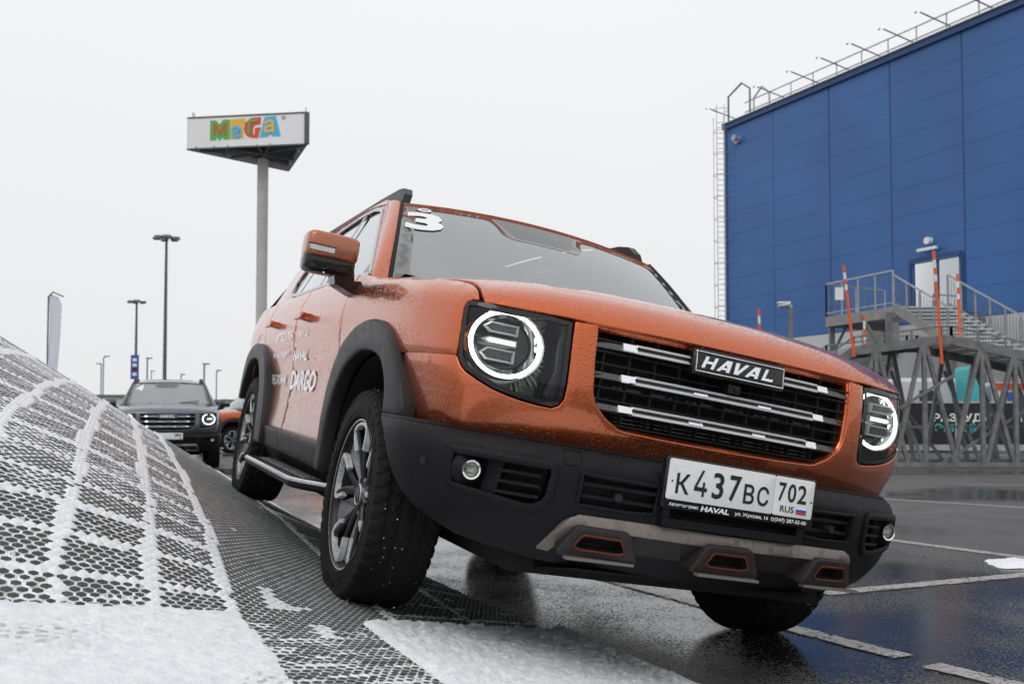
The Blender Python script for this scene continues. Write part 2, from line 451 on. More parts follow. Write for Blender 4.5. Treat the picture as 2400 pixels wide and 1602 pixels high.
# bumper
CM=Contour([(.935,0),(.933,.15),(.925,.28),(.905,.40),(.880,.50),(.845,.60),(.80,.70),(.74,.79),(.67,.865),(.58,.918),(.48,.943),(.3,.95),(.1,.95)])
def BM(s,v):
    x,y,nx,ny=CM.at(s)
    f=sm((x-.45)/.35)
    of=I(v,[.26,.30,.34,.38,.41,.44,.47,.50,.53,.56,.59,.605,.62,.635,.648,.66],[-.22,-.15,-.098,-.060,-.038,-.022,-.012,-.005,-.001,.002,.002,-.001,-.008,-.018,-.032,-.06])
    os_=I(v,[.30,.38,.42,.46,.50,.54,.58,.605,.625,.64,.65,.66],[-.10,-.060,-.042,-.028,-.015,-.006,-.001,0,-.002,-.005,-.009,-.016])
    o=of*f+os_*(1-f)
    return np.array([x+nx*o,y+ny*o,v])
# hood
HF=([0,.012,.03,.06,.10,.15,.22,.3,.4,.5,.65,.8,1.1,1.3],[1.02,1.045,1.066,1.092,1.115,1.133,1.150,1.164,1.178,1.188,1.20,1.212,1.23,1.24])
HE=([0,.012,.03,.06,.10,.15,.22,.34,.45,.59,.8,1.0,1.2],[1.02,1.035,1.048,1.062,1.074,1.086,1.098,1.112,1.124,1.139,1.155,1.168,1.19])
def xfront(y):
    return CB.at(CB.sy(min(abs(y),.86)))[0]-.012
def HD(f,y):
    xf=xfront(y);t=min(abs(y)/.865,1.03)
    zc=I(f,*HF);ze=I(f,*HE)
    w=t**3.2
    z=zc*(1-w)+ze*w
    # shallow dip lines either side of the centre bulge
    z-=.006*np.exp(-((abs(y)-.50)/.05)**2)*sm((f-.12)/.2)+.0035*np.exp(-((f-.105-.02*y*y)/.009)**2)*sm((.60-abs(y))/.05)
    return np.array([xf-f,y,z])
def HXY(x,y): return HD(xfront(y)-x,y)
# side glass plane / greenhouse
def SG(x,z,o=0):
    y=.872-(z-1.20)*.44-.010*((x+1.6)/1.2)**2-(.05*max(0,(-2.6-x))**2)
    return np.array([x,-(y+o),z])
# windscreen: u in [-1,1] lateral, w in [0,1] bottom->top
def WS(u,w):
    yb=.785;yt=.655
    hw=yb+(yt-yb)*w
    xb=-.30-.16*u*u;xt=-.915-.075*u*u
    zb=1.195-.01*u*u;zt=1.672-.036*u*u
    b=.022*np.sin(np.pi*w)
    return np.array([xb+(xt-xb)*w+b*.6,hw*u,zb+(zt-zb)*w+b*.8])
# ------------------------------------------------------------------ the car (x forward, y to its left, z up, origin under the front axle)
def R_(l): return [(-a, b) for a, b in l]
def SX(x): return -CB.sx(x)
SMAX = float(CB.s[-1])
def nrmF(F, a, b):
    e = .012; n = np.cross(np.array(F(a + e, b)) - np.array(F(a - e, b)), np.array(F(a, b + e)) - np.array(F(a, b - e))); return n / (np.linalg.norm(n) + 1e-12)
def offF(F, d): return lambda a, b: np.array(F(a, b)) + nrmF(F, a, b) * d
def tub(name, outl, F, depth, mat, parent, step=.03, fmat=None, top=0.0, mirror=False, back=None):
    """recess: side walls and floor below the surface F"""
    l = refine(outl, step)
    if area(l) < 0: l = l[::-1]
    rows = []
    for d in (top, -depth * .5, -depth): rows.append([np.array(F(*p)) + nrmF(F, *p) * d if back is None else np.array(F(*p)) + np.array(back) * d for p in l])
    b = MB(); b.grid(rows, wrap=True, flip=True)
    n = len(l); base = 2 * n
    P = rows[2]; t = fill(P)
    # floor faces outwards
    for f in t:
        nn = np.cross(P[f[1]] - P[f[0]], P[f[2]] - P[f[0]]); o = nrmF(F, *l[0])
        b.F.append(tuple(base + i for i in (f if np.dot(nn, o) > 0 else f[::-1]))); b.m.append(0)
    obs = [b.build(name, mat, parent, 30)]
    if mirror:
        m = MB(); m.V = [(p[0], -p[1], p[2]) for p in b.V]; m.F = [f[::-1] for f in b.F]; m.m = b.m; obs.append(m.build(name, mat, parent, 30))
    return obs
def mirror_mb(b):
    m = MB(); m.V = [(p[0], -p[1], p[2]) for p in b.V]; m.F = [f[::-1] for f in b.F]; m.m = list(b.m); return m
def both(b, name, mat, parent, ang=35, mats=None, p2=None):
    a = b.build(name, mat, parent, ang, mats); c = mirror_mb(b).build(name, mat, p2 if p2 is not None else parent, ang, mats); return a, c
def ring_strip(outl, F, w, off, step=.03):
    """closed trim strip of width w along an outline"""
    l = refine(outl, step)
    if area(l) < 0: l = l[::-1]
    n = len(l); A = np.array(l); t = np.roll(A, -1, 0) - np.roll(A, 1, 0); t /= np.linalg.norm(t, axis=1)[:, None] + 1e-12
    inn = np.stack([-t[:, 1], t[:, 0]], 1); rows = []
    for q, d in ((0, 0), (.0, off), (.3, off * 1.5), (.7, off * 1.5), (1, off), (1, 0)):
        rows.append([np.array(F(*p)) + nrmF(F, *p) * d for p in (A + inn * w * q)])
    b = MB(); b.grid(rows, wrap=True, flip=True); return b

def build_wheel(car, hub, side, proto=None):
    w = empty('wheel', hub, car)
    KR = 1.06
    if side > 0: w.rotation_euler = (0, 0, PI)
    if proto:
        for ch in [c for c in COL.objects if c.parent == proto]:
            c = ch.copy(); COL.objects.link(c); c.parent = w
        return w
    # tyre: revolved carcass with lugs and sipes, outer face towards -y
    prof = []
    def blk(r, y): prof.append((r, y))
    left = [(.2585, .100), (.262, .1085), (.268, .1135), (.276, .1165), (.283, .1185), (.290, .1172), (.305, .1190), (.320, .1180), (.330, .1165), (.338, .1180), (.348, .1160), (.358, .1105), (.3655, .1010), (.369, .0880)]
    ys = [.078, .074, .066, .060, .052, .040, .036, .028, .024, .012, .004]
    full = [(r, -y) for r, y in left] + [(.3695 + .0008 * (1 - (y / .09) ** 2), -y) for y in ys] + [(.3705, 0)] + [(.3695 + .0008 * (1 - (y / .09) ** 2), y) for y in ys[::-1]] + [(r, y) for r, y in left[::-1]]
    NA = 384; V = []
    for i in range(NA):
        a = 2 * PI * i / NA; ph = i % 8
        for j, (r, y) in enumerate(full):
            ay = abs(y); d = 0
            if r > .366:
                if .060 <= ay <= .074 or .024 <= ay <= .028 + .001: d = .005
                k = (i + int(ay * 60) + (0 if y < 0 else 4)) % 8
                if ay > .07:
                    if k < 2: d = max(d, .0045)
                elif ay > .03:
                    if (i + int(ay * 220) + (3 if y > 0 else 0)) % 8 < 2: d = max(d, .004)
                    elif (i + int(ay * 220)) % 4 == 1: d = max(d, .003)
                else:
                    if (i - int(y * 260)) % 8 < 1: d = max(d, .004)
            elif r > .336:
                k = (i + (0 if y < 0 else 4)) % 16
                if k < 3 or 8 <= k < 11: d = .004 if r > .345 else .002
                yy = y + (-.0028 if y < 0 else .0028) * (1 if (k not in (0, 1, 2, 8, 9, 10) and .338 < r < .36) else 0); y = yy
            rr = r - d; V.append((rr * math.cos(a), y, rr * math.sin(a)))
    K = len(full); F = []
    for i in range(NA):
        j = (i + 1) % NA
        for q in range(K - 1): F.append((i * K + q, j * K + q, j * K + q + 1, i * K + q + 1))
    mk('tyre', V, F, M['rubber'], w, 28)
    # raised ribs and marks on the sidewall
    b = MB()
    for r0, r1 in ((.2925, .2945), (.2705, .2715)):
        b.rev([(r0, -.117 - .0022), (r0 - .001, -.116), (r1 + .001, -.116), (r1, -.117 - .0022)], n=96, close=True)
    for a0, nn in ((.6, 9), (2.7, 6), (4.4, 9)):
        for k in range(nn):
            a = a0 + k * .095
            if k % 3 == 2: continue
            c = np.array([math.cos(a), 0, math.sin(a)]); t = np.array([-math.sin(a), 0, math.cos(a)])
            b.box(c * .308 + np.array([0, -.1192, 0]), (.010, .0012, .008 + .004 * (k % 2)), np.stack([c, (0, 1, 0), t], 1))
    b.build('sidewall_lettering', M['rubber'], w)
    b = MB()
    for k in range(110):
        a = rng.uniform(0, 2 * PI); y = rng.uniform(-.095, .095)
        c = np.array([math.cos(a), 0, math.sin(a)]); b.cyl(c * .3708 + np.array([0, y, 0]), c, .0022, .003, 6)
    tag(b.build('studs', M['chrome'], w), kind='stuff')
    def SB(b): b.V = [(v[0] * KR, v[1], v[2] * KR) for v in b.V]; return b
    # rim
    b = MB(); b.rev([(.2455, -.100), (.2465, -.108), (.243, -.1095), (.238, -.106), (.234, -.098), (.226, -.085), (.222, -.03), (.222, .09), (.2455, .10)], n=72)
    rim = SB(b).build('rim', M['rimblack'], w); b = MB(); b.rev([(.2425, -.1096), (.2468, -.1098), (.2478, -.1055)], n=72); SB(b).build('rim_lip', M['mach'], w)
    b = MB(); b.rev([(.2215, -.085), (.205, -.02), (.200, .06), (.04, .065)], n=48); SB(b).build('rim_barrel', M['matte'], w)
    b = MB(); b.rev([(.165, .0), (.168, .012), (.03, .014)], n=40); b.cyl((0, .0, 0), (0, 1, 0), .165, .022, 40); SB(b).build('brake_disc', M['satin'], w)
    def P3(r, a, y): return np.array([r * math.cos(a), y, r * math.sin(a)])
    for k in range(5):
        a0 = PI / 2 + .12 + k * 2 * PI / 5
        b = MB()
        for sg in (-1, 1):  # twin black arms opening towards the rim
            secs = []
            for t in np.linspace(0, 1, 6):
                r = .030 + (.224 - .030) * t; a = a0 + sg * (.10 + .20 * t ** 1.3) if r > 0 else a0
                hw = .0155 - .002 * t; yf = -.066 - .034 * t ** .8
                tn = P3(1, a + PI / 2, 0); c = P3(r, a, 0)
                secs.append([c + tn * hw + (0, yf + .006, 0), c + tn * hw * .45 + (0, yf, 0), c - tn * hw * .45 + (0, yf, 0), c - tn * hw + (0, yf + .006, 0), c - tn * hw + (0, yf + .045, 0), c + tn * hw + (0, yf + .045, 0)])
            b.grid(secs, wrap=True)
        SB(b).build('spoke', M['rimblack'], w)
        b = MB()  # machined hoop joining the two arms at the rim
        pts = []
        for r, a in [(.150, -.30), (.175, -.335), (.205, -.35), (.226, -.33), (.234, -.22), (.236, -.10), (.236, .10), (.234, .22), (.226, .33), (.205, .35), (.175, .335), (.150, .30)]: pts.append((r, a0 + a))
        rows = []
        for i, (r, a) in enumerate(pts):
            c = P3(r, a, 0); q0 = P3(*pts[max(i - 1, 0)], 0); q1 = P3(*pts[min(i + 1, len(pts) - 1)], 0); t = q1 - q0; t /= np.linalg.norm(t); nn = np.cross(t, (0, 1, 0))
            wd = .0095 if 1 < i < 10 else .008; yf = -.098 - .006 * min(1, max(0, (r - .15) / .08))
            rows.append([c - nn * wd + (0, yf + .02, 0), c - nn * wd * .8 + (0, yf, 0), c + nn * wd * .8 + (0, yf, 0), c + nn * wd + (0, yf + .02, 0)])
        b.grid(rows, wrap=True)
        b.add(rows[0], [(0, 1, 2, 3)]); b.add(rows[-1], [(3, 2, 1, 0)])
        SB(b).build('spoke_rim_hoop', M['mach'], w)
        b = MB(); am = a0 + PI / 5  # faceted grey wedge between spokes
        o = [P3(.052, am - .30, -.060), P3(.052, am + .30, -.060), P3(.150, am + .20, -.078), P3(.222, am + .235, -.082), P3(.224, am, -.086), P3(.222, am - .235, -.082), P3(.150, am - .20, -.078)]
        ctr = P3(.12, am, -.054); bk = [p + (0, .03, 0) for p in o]
        b.add(o + [ctr] + bk, [(7, i, (i + 1) % 7) for i in range(7)] + [(i, 8 + i, 8 + (i + 1) % 7, (i + 1) % 7) for i in range(7)])
        SB(b).build('spoke_insert', M['rimgrey'], w, 12)
    b = MB(); b.rev([(.0, -.083), (.024, -.083), (.028, -.080), (.030, -.074)], n=28); SB(b).build('hub_cap', M['gloss'], w)
    b = MB(); b.rev([(.030, -.080), (.033, -.082), (.037, -.079), (.039, -.06)], n=28); SB(b).build('hub_ring', M['satin'], w)
    b = MB()
    for k in range(5):
        a = a_ = PI / 2 + .12 + PI / 5 + k * 2 * PI / 5; b.cyl(P3(.058, a, -.062), (0, 1, 0), .009, .02, 6)
    SB(b).build('wheel_nuts', M['satin'], w)
    return w

def build_car():
    car = empty('car')
    P = M['paint']
    # --- hood outline follows the fender tops
    ft = [(.8433, 1.0234), (.887, 1.065), (.955, 1.0965), (1.01, 1.112), (1.08, 1.119), (1.2, 1.127), (1.35, 1.138), (1.5, 1.152), (1.65, 1.163), (1.80, 1.176)]
    ft = [ft[0]] + [tuple(p) for p in cr(ft, 4)[1:]]
    hl = [(.8727, 1.0249), (.841, 1.0240), (.7525, 1.0175), (.6873, 1.0175), (.6215, 1.0154), (.5561, 1.0085), (.5543, .9487), (.5520, .8734), (.5510, .8198), (.5530, .7830), (.5640, .7625), (.5809, .7545), (.6133, .7551), (.6675, .7609), (.7113, .7684), (.7556, .7801), (.8015, .7985), (.8414, .8179), (.8587, .833), (.8728, .8534), (.8793, .8855), (.886, .9507), (.8920, 1.0022), (.8880, 1.0170)]
    hc = np.array([.715, .89]); A = np.array(hl); tt = np.roll(A, -1, 0) - np.roll(A, 1, 0); tt /= np.linalg.norm(tt, axis=1)[:, None]; nn_ = np.stack([tt[:, 1], -tt[:, 0]], 1)
    if ((A - hc) * nn_).sum() < 0: nn_ = -nn_
    HX = [tuple(p) for p in (A + nn_ * .0075)]; hl = [tuple(p) for p in (A - nn_ * .002)]
    # front fascia
    gl = [(.4785, .9127), (.4700, .8176), (.4563, .7818), (.4160, .7455), (.3670, .7201), (.3459, .7163), (.2350, .7124)]
    out = [(-.480, 1.013)] + R_(gl) + [(0, .7095)] + gl[::-1] + [(.480, 1.013), (.5470, 1.010)]
    hlin = HX[6:20]
    side = [(.8855, .8555), (1.20, .8565), (1.16, .76), (1.12, .650)]
    bottom = [(.8, .648), (.5, .645), (.2, .64)]
    out += hlin + side + bottom + [(0, .64)]
    out += R_(bottom)[::-1] + R_(side)[::-1] + R_(hlin)[::-1] + [(-.5470, 1.010)]
    fascia = panel('front_bumper_cover', out, SK, P, car, .028, .03)
    # inner flange of the grille opening (the bright bevel round the grille)
    gfl = R_(gl)[::1]
    loop = [(-.480, 1.013)] + R_(gl) + [(0, .7095)] + gl[::-1] + [(.480, 1.013)]
    b = MB(); rows = []
    for dd, q in ((-.001, 0), (-.012, .010), (-.045, .016)):
        row = []
        for i, p in enumerate(refine(loop, .03)):
            c = np.array([0, .87]); v = c - np.array(p); v /= np.linalg.norm(v)
            pp = np.array(p) + v * q; row.append(np.array(SK(*pp)) + np.array([dd, 0, 0]))
        rows.append(row)
    b.grid(rows, wrap=True, flip=True)
    b.build('grille_surround', P, car)
    # hood
    edge = []
    for s, v in ft:
        p = SK(s, v); y = p[1] - .012; edge.append((y, xfront(y) - p[0]))
    ho = [(edge[0][0], .0)]
    right = [(-y, f) for y, f in edge]; left = edge
    ho = [(-edge[0][0], .004)] + right[1:] + [(-.5, 1.10), (0, 1.14), (.5, 1.10)] + left[1:][::-1] + [(edge[0][0], .004)]
    yy = [(.70, .002), (.55, .001), (.48, .0), (.44, -.0), (.3, 0), (0, 0), (-.3, 0), (-.44, 0), (-.48, 0), (-.55, .001), (-.70, .002)]
    ho += yy
    hood = panel('hood', ho, lambda a, b_: HD(b_, a), P, car, .02, .03, flip=False, lip=.002)
    # finer rolled nose of the hood
    # fenders
    fo = [(1.23, .862), (.887, .862)] + HX[20:] + [HX[0], (ft[0][0] + .006, ft[0][1] + .008)] + ft[1:]
    fo += [(abs(SX(-.42)), 1.19), (abs(SX(-.525)), 1.185), (abs(SX(-.54)), .9), (abs(SX(-.545)), .60), (abs(SX(-.50)), .58), (abs(SX(-.44)), .76), (abs(SX(-.28)), .87), (abs(SX(0)), .92), (abs(SX(.2)), .895)]
    panel('fender', R_(fo), SK, P, car, .028, .025, mirror=True)
    # hood-front shut gap filler so no light leaks through
    # doors, quarters
    fd = [(-.553, .497), (-1.545, .497), (-1.558, .8), (-1.545, 1.205), (-.56, 1.195), (-.535, 1.10), (-.552, .85)]
    rd = [(-1.557, .497), (-2.16, .497), (-2.20, .68), (-2.33, .85), (-2.47, .92), (-2.52, 1.0), (-2.53, 1.205), (-1.557, 1.205), (-1.57, .8)]
    S = lambda l: [(SX(x), v) for x, v in l]
    fdo = panel('front_door', S(fd), SK, P, car, .04, .03, mirror=True)
    rdo = panel('rear_door', S(rd), SK, P, car, .04, .03, mirror=True)
    qo = S([(-2.542, 1.205), (-2.532, 1.0), (-2.48, .93), (-2.56, .88), (-2.738, .90), (-2.94, .86), (-3.10, .75), (-3.20, .60)]) + [(-(SMAX - .75), .60), (-(SMAX - .004), .60), (-(SMAX - .004), 1.205)]
    panel('rear_quarter', qo, SK, P, car, .06, .03, mirror=True)
    # lower door cladding, sills
    CL = M['clad']
    clf = offF(SK, .014)
    for a, b_ in ((-.50, -1.547), (-1.555, -2.20)):
        panel('door_cladding', S([(a, .402), (b_, .402), (b_, .494), (a, .494)]), clf, CL, car, .05, .03, mirror=True, lip=.006)
    sf = lambda s, v: SK(s, v) - np.array([0, (CB.at(s)[3]) * (.012 + (.40 - v) * .5), 0])
    panel('sill', S([(-.46, .27), (-2.26, .27), (-2.22, .398), (-.46, .398)]), sf, M['plastic'], car, .06, .03, mirror=True)
    # wheel-arch flares
    fr_o = [(.66, .40), (.655, .52), (.60, .70), (.47, .84), (.28, .925), (.05, .955), (-.2, .945), (-.40, .87), (-.53, .74), (-.60, .58), (-.62, .40)]
    fr_i = [(.47, .40), (.465, .52), (.425, .64), (.34, .75), (.2, .825), (0, .85), (-.2, .825), (-.34, .75), (-.43, .64), (-.47, .52), (-.48, .40)]
    f_o = [(1.095, .668), (1.130, .735), (1.215, .830), (1.33, .915), (1.46, .960), (1.62, .970), (1.80, .945), (1.95, .87), (2.05, .75), (2.085, .60), (2.09, .405)]
    f_i = [(1.235, .668), (1.265, .76), (1.36, .845), (1.535, .875), (1.70, .862), (1.86, .80), (1.96, .69), (2.005, .56), (2.02, .405)]
    def ffl(F):
        def f(s, v):
            x, y, nx, ny = CB.at(s); o = .022 + I(v, [.4, .6, .9, 1.0], [-.008, 0, .004, -.006]); return np.array([x + nx * o, y + ny * o, v])
        return f
    fl = R_(cr(f_o, 4).tolist() + cr(f_i, 4).tolist()[::-1])
    panel('wheel_arch_flare', fl, ffl(lambda s, v: SK(s, min(v, 1.0))), CL, car, .03, .05, mirror=True, lip=.010)
    ro = [(SX(-2.738 - dx), v) for dx, v in [(-.70, .405), (-.70, .52), (-.62, .70), (-.48, .83), (-.28, .915), (-.05, .95), (.2, .94), (.40, .87), (.53, .74), (.58, .62)]]
    ri = [(SX(-2.738 - dx), v) for dx, v in [(-.51, .405), (-.50, .52), (-.45, .67), (-.35, .78), (-.2, .855), (0, .875), (.2, .855), (.34, .78), (.44, .67), (.47, .62)]]
    panel('wheel_arch_flare', cr(ro, 4).tolist() + cr(ri, 4).tolist()[::-1], ffl(SK), CL, car, .04, .05, mirror=True, lip=.010)
    # wheel wells
    for hx, hz in ((0, .37), (-2.738, .37)):
        b = MB(); b.rev([(.02, -.60), (.49, -.60), (.49, -.90)], c=(hx, 0, hz), n=24, arc=(.12, PI - .02)); both(b, 'wheel_well', M['well'], car)
    # black front bumper
    fog = [(.8870, .592), (.8817, .6015), (.793, .603), (.596, .601), (.5715, .5934), (.5637, .567), (.5703, .501), (.584, .4755), (.6135, .457), (.650, .453), (.8716, .480), (.8824, .492), (.8934, .5395)]
    cg = [(.500, .588), (.268, .585), (.262, .578), (.262, .500), (.270, .494), (.350, .488), (.494, .490), (.504, .500)]
    cc = [(-.235, .592), (.235, .592), (.235, .480), (-.235, .480)]
    xs = lambda x: CM.sx(x)
    arch = [(xs(.30), .660), (1.225, .61), (1.18, .560), (1.134, .494), (1.08, .448), (1.02, .409), (.929, .374), (.852, .349), (.76, .333)]
    bo = [(0, .655)] + [(.4, .657), (.8, .657)] + arch + [(.66, .322), (.59, .312), (.49, .305), (.24, .305)]
    bo += [(0, .305)] + R_([(.59, .312), (.49, .305), (.24, .305)])[::1][::-1] + [(-.66, .322)] + R_(arch)[::-1] + [(-.8, .657), (-.4, .657)]
    # order the lower run properly
    bo = [(0, .655), (.4, .657), (.8, .657)] + arch + [(.66, .322), (.59, .312), (.49, .305), (.24, .305), (0, .305), (-.24, .305), (-.49, .305), (-.59, .312), (-.66, .322)] + R_(arch)[::-1] + [(-.8, .657), (-.4, .657)]
    PL = M['plastic']
    bump = panel('front_bumper', bo, BM, PL, car, .028, .03, holes=[fog, R_(fog), cg, R_(cg), cc], lip=.005)
    b = MB(); rows = [[np.array(BM(s, .652)) + np.array([d, 0, 0]) for s in np.linspace(-1.35, 1.35, 60)] for d in (0.0,)]
    rows.append([np.array(SK(s, .66)) for s in np.linspace(-1.42, 1.42, 60)]); b.grid(rows, flip=False); b.build('bumper_shelf', PL, car, 60)
    tub('fog_lamp_recess', R_(fog), offF(BM, 0), .075, M['plastic'], car, mirror=True, back=(1, 0, 0))
    tub('lower_grille_recess', R_(cg), BM, .035, M['plastic'], car, mirror=True)
    tub('lower_grille_recess', cc, BM, .06, M['matte'], car)
    fr = ring_strip(R_(fog), BM, .022, .006); both(fr, 'fog_lamp_bezel', PL, car)
    fr = ring_strip(R_(cg), BM, .010, .004); both(fr, 'lower_grille_bezel', PL, car)
    b = MB()
    for z in (.522, .556): b.bar(BM(-.498, z) - np.array([.018, 0, 0]), BM(-.265, z) - np.array([.012, 0, 0]), .02, .010)
    both(b, 'lower_grille_bars', PL, car)
    b = MB()
    for z in (.50, .53, .56): b.bar((.88, -.24, z), (.88, .24, z), .03, .008)
    for y in (-.24, .24): b.box((.93, y, .54), (.012, .012, .055))
    b.box((.925, 0, .485), (.02, .25, .012)); b.build('lower_grille_bars', M['plastic'], car)
    for s0, z in ((.384, .532),):
        for sg in (-1, 1):
            p = np.array(BM(sg * s0, z)) - np.array([.004, 0, 0]); b = MB(); b.cyl(p, nrmF(BM, sg * s0, z), .0125, .02, 20); b.cyl(p + .011 * nrmF(BM, sg * s0, z), nrmF(BM, sg * s0, z), .010, .003, 20); b.build('parking_sensor', CL, car)
    for sg in (-1, 1):
        p = np.array(BM(sg * .965, .545)); n_ = nrmF(BM, sg * .965, .545); b = MB(); b.cyl(p, n_, .0125, .004, 20); b.cyl(p, n_, .009, .008, 20); b.build('parking_sensor', CL, car)
        # fog lamp
        fp = np.array([.735, sg * .775, .5415]); b = MB(); b.rev([(.0225, .018), (.0275, .020), (.0285, .012), (.0285, -.04)], c=fp, ax='x', n=32); lamp = b.build('fog_lamp', M['chrome'], car)
        b = MB(); b.rev([(.002, -.012), (.014, -.004), (.022, .012)], c=fp, ax='x', n=28); b.box(fp + (.004, 0, 0), (.004, .011, .006)); b.build('reflector', M['bowl'], lamp)
        b = MB(); b.rev([(.0005, .021), (.012, .0195), (.0235, .0165)], c=fp, ax='x', n=28); b.build('lens', M['lens'], lamp)
        b = MB(); b.rev([(.029, .005), (.050, -.01), (.054, -.03)], c=fp, ax='x', n=32); b.build('fog_lamp_collar', PL, car)
        b = MB()  # divider and louvres beside the lamp
        b.bar((.745, sg * .712, .468), (.760, sg * .700, .592), .016, .05)
        for z in (.495, .525, .555, .583): b.bar((.765, sg * .70, z), (.815, sg * .585, z), .03, .009)
        b.build('fog_lamp_louvres', PL, car)
    # tow-eye cover outline
    b = ring_strip(R_([(.555, .645), (.505, .645), (.503, .615), (.512, .600), (.548, .600), (.557, .615)]), BM, .003, .0015); b.build('tow_eye_cover', M['plastic'], car)
    # skid plate
    def SKD(s, v):
        o = I(v, [.29, .34, .40, .425, .432, .455, .47], [-.02, .0, .012, .020, .022, .016, .004]); p = np.array(BM(s, v)); x, y, nx, ny = CM.at(s); return p + np.array([nx, ny, 0]) * o
    sk = [(.592, .318), (.583, .352), (.508, .452), (.486, .466), (.30, .468), (0, .465)]
    so_ = R_(sk) + sk[::-1][1:] + [(.49, .300), (.24, .298), (0, .296), (-.24, .298), (-.49, .300)]
    inn = R_([(.555, .318), (.548, .346), (.487, .424), (.474, .430), (.30, .431), (0, .428)]) + [(.30, .431), (.474, .430), (.487, .424), (.548, .346), (.555, .318)]
    top_ = R_(sk) + sk[::-1][1:]
    skid = panel('skid_plate', top_ + inn[::-1], SKD, M['taupe'], car, .025, .02, lip=.004)
    panel('skid_underside', inn + [(.49, .300), (.24, .298), (0, .296), (-.24, .298), (-.49, .300)], lambda a, b_: SKD(a, b_) - np.array([.006, 0, 0]), M['skidshade'], skid, .03, .02, lip=.001)
    for k, s0 in enumerate((-.415, 0, .415)):
        FX = lambda a, b_, s0=s0: np.array([CM.at(s0 + a)[0] + .012 - (.432 - b_) * .22, CM.at(s0 + a)[1], b_])
        o = roundpoly([(-.118, .352), (-.078, .432), (.078, .432), (.118, .352)], .012)
        hole = roundpoly([(-.082, .378), (-.058, .418), (.058, .418), (.082, .378), (.060, .368), (-.060, .368)], .01)
        pod = panel('skid_plate_pod', o, FX, M['skidshade'], skid, .03, .09, holes=[hole], lip=.004)
        cr_ = ring_strip(hole, FX, .007, .003); cr_.build('pod_rim', M['copper'], skid)
        tub('pod_hole', hole, FX, .05, M['matte'], skid, top=-.002)
        b = MB(); b.box(FX(0, .352) + (.012, 0, -.004), (.012, .108, .004)); b.build('pod_ledge', M['taupe'], skid)
    # under-tray and chassis
    b = MB(); b.grid([[(x, y, z) for y in np.linspace(-w_, w_, 5)] for x, z, w_ in ((.79, .305, .42), (.70, .285, .50), (.45, .26, .50), (.0, .25, .50))], flip=False); b.build('undertray', M['plastic'], car)
    b = MB(); b.box((-1.37, 0, .40), (.86, .80, .14)); b.box((-3.3, 0, .45), (.36, .70, .16)); b.box((.05, 0, .62), (.62, .58, .36)); b.box((-1.5, 0, .95), (1.0, .84, .03)); b.build('chassis', M['well'], car)
    b = MB(); b.tube([(0, -.80, .37), (0, .80, .37)], .04); b.tube([(-2.738, -.80, .33), (-2.738, .80, .33)], .05); b.tube([(-.3, .3, .22), (-1.2, .35, .25), (-2.6, .4, .28)], .03); b.build('axles', M['well'], car)
    # --- grille
    gri = empty('grille', (.82, 0, .87), car); gi = (-.82, 0, -.87)
    def gb(b): b.V = [tuple(np.array(v) + gi) for v in b.V]; return b
    b = MB(); b.box((.735, 0, .865), (.005, .50, .165)); gb(b).build('backing', M['matte'], gri)
    b = MB()
    for z in np.arange(.735, 1.01, .0345): b.box((.79, 0, z), (.012, .475 if z > .82 else .475 - (.82 - z) * .9, .0022))
    for y in np.arange(-.44, .45, .0885): b.box((.788, y, .875), (.010, .002, .135 if abs(y) < .36 else .09))
    tag(gb(b).build('grille_mesh', M['matte'], gri), kind='stuff')
    b = MB()
    for k in range(5):
        for j in range(5):
            z = .735 + k * .0115
            b.box((.762, -.30 + j * .15, z), (.004, .068, .0016))
    for j in range(6): b.box((.762, -.33 + j * .13, .847), (.003, .05, .0035))
    gb(b).build('radiator_shutters', M['gun'], gri)
    gx = lambda y: CB.at(CB.sy(y))[0] - .012
    def seg(y0, y1, z, hw, mat, nm, x_off=0, depth=.02):
        rows = []
        for y in np.linspace(y0, y1, max(2, int(abs(y1 - y0) / .04) + 2)):
            x = gx(y) + x_off; rows.append([(x - depth, y, z + hw), (x - .009, y, z + hw), (x - .005, y, z + hw * .8), (x + .004, y, z - hw * .75), (x + .002, y, z - hw), (x - depth, y, z - hw)])
        b = MB(); b.grid(rows, wrap=True, flip=True); b.add(rows[0], [(5, 4, 3, 2, 1, 0)]); b.add(rows[-1], [(0, 1, 2, 3, 4, 5)]); return gb(b).build(nm, mat, gri, 12)
    for z, ch in ((.962, [(-.390, -.345, -.165, 0), (.165, None, .330, .370)]), (.873, None), (.782, None)):
        seg(-.478 if z > .8 else -.455, .475 if z > .8 else .45, z, .0105, M['gun'], 'grille_bar', -.002)
    for z, y0, y1, pieces in ((.966, -.392, -.163, [('r', -.392, -.163)]), (.966, .163, .370, [('l', .163, .370)]),
                              (.874, 0, 0, [('r', -.383, -.092), ('m', -.14, .148), ('l', .102, .368)]), (.784, 0, 0, [('r', -.378, -.096), ('m', -.142, .142), ('l', .10, .355)])):
        for kind, a, c in pieces:
            # open loop of chrome: a solid block at the outer end, two thin rails, closed with a curve
            hw = .0125
            if kind == 'r': seg(a, a + .045, z, hw, M['chrome'], 'chrome_block', .006); seg(a + .045, c, z + hw - .003, .0038, M['railc'], 'chrome_rail', .006); seg(a + .045, c, z - hw + .004, .0052, M['railc'], 'chrome_rail', .006); 
            elif kind == 'l': seg(c - .045, c, z, hw * .95, M['chrome'], 'chrome_block', .006); seg(a, c - .045, z + hw - .003, .0038, M['railc'], 'chrome_rail', .006); seg(a, c - .045, z - hw + .004, .0052, M['railc'], 'chrome_rail', .006)
            else: seg(a, a + .05, z, hw * .8, M['chrome'], 'chrome_block', .006); seg(c - .05, c, z, hw * .8, M['chrome'], 'chrome_block', .006); seg(a, c, z - hw + .004, .0052, M['railc'], 'chrome_rail', .006); seg(a, c, z + hw - .003, .0038, M['railc'], 'chrome_rail', .006)
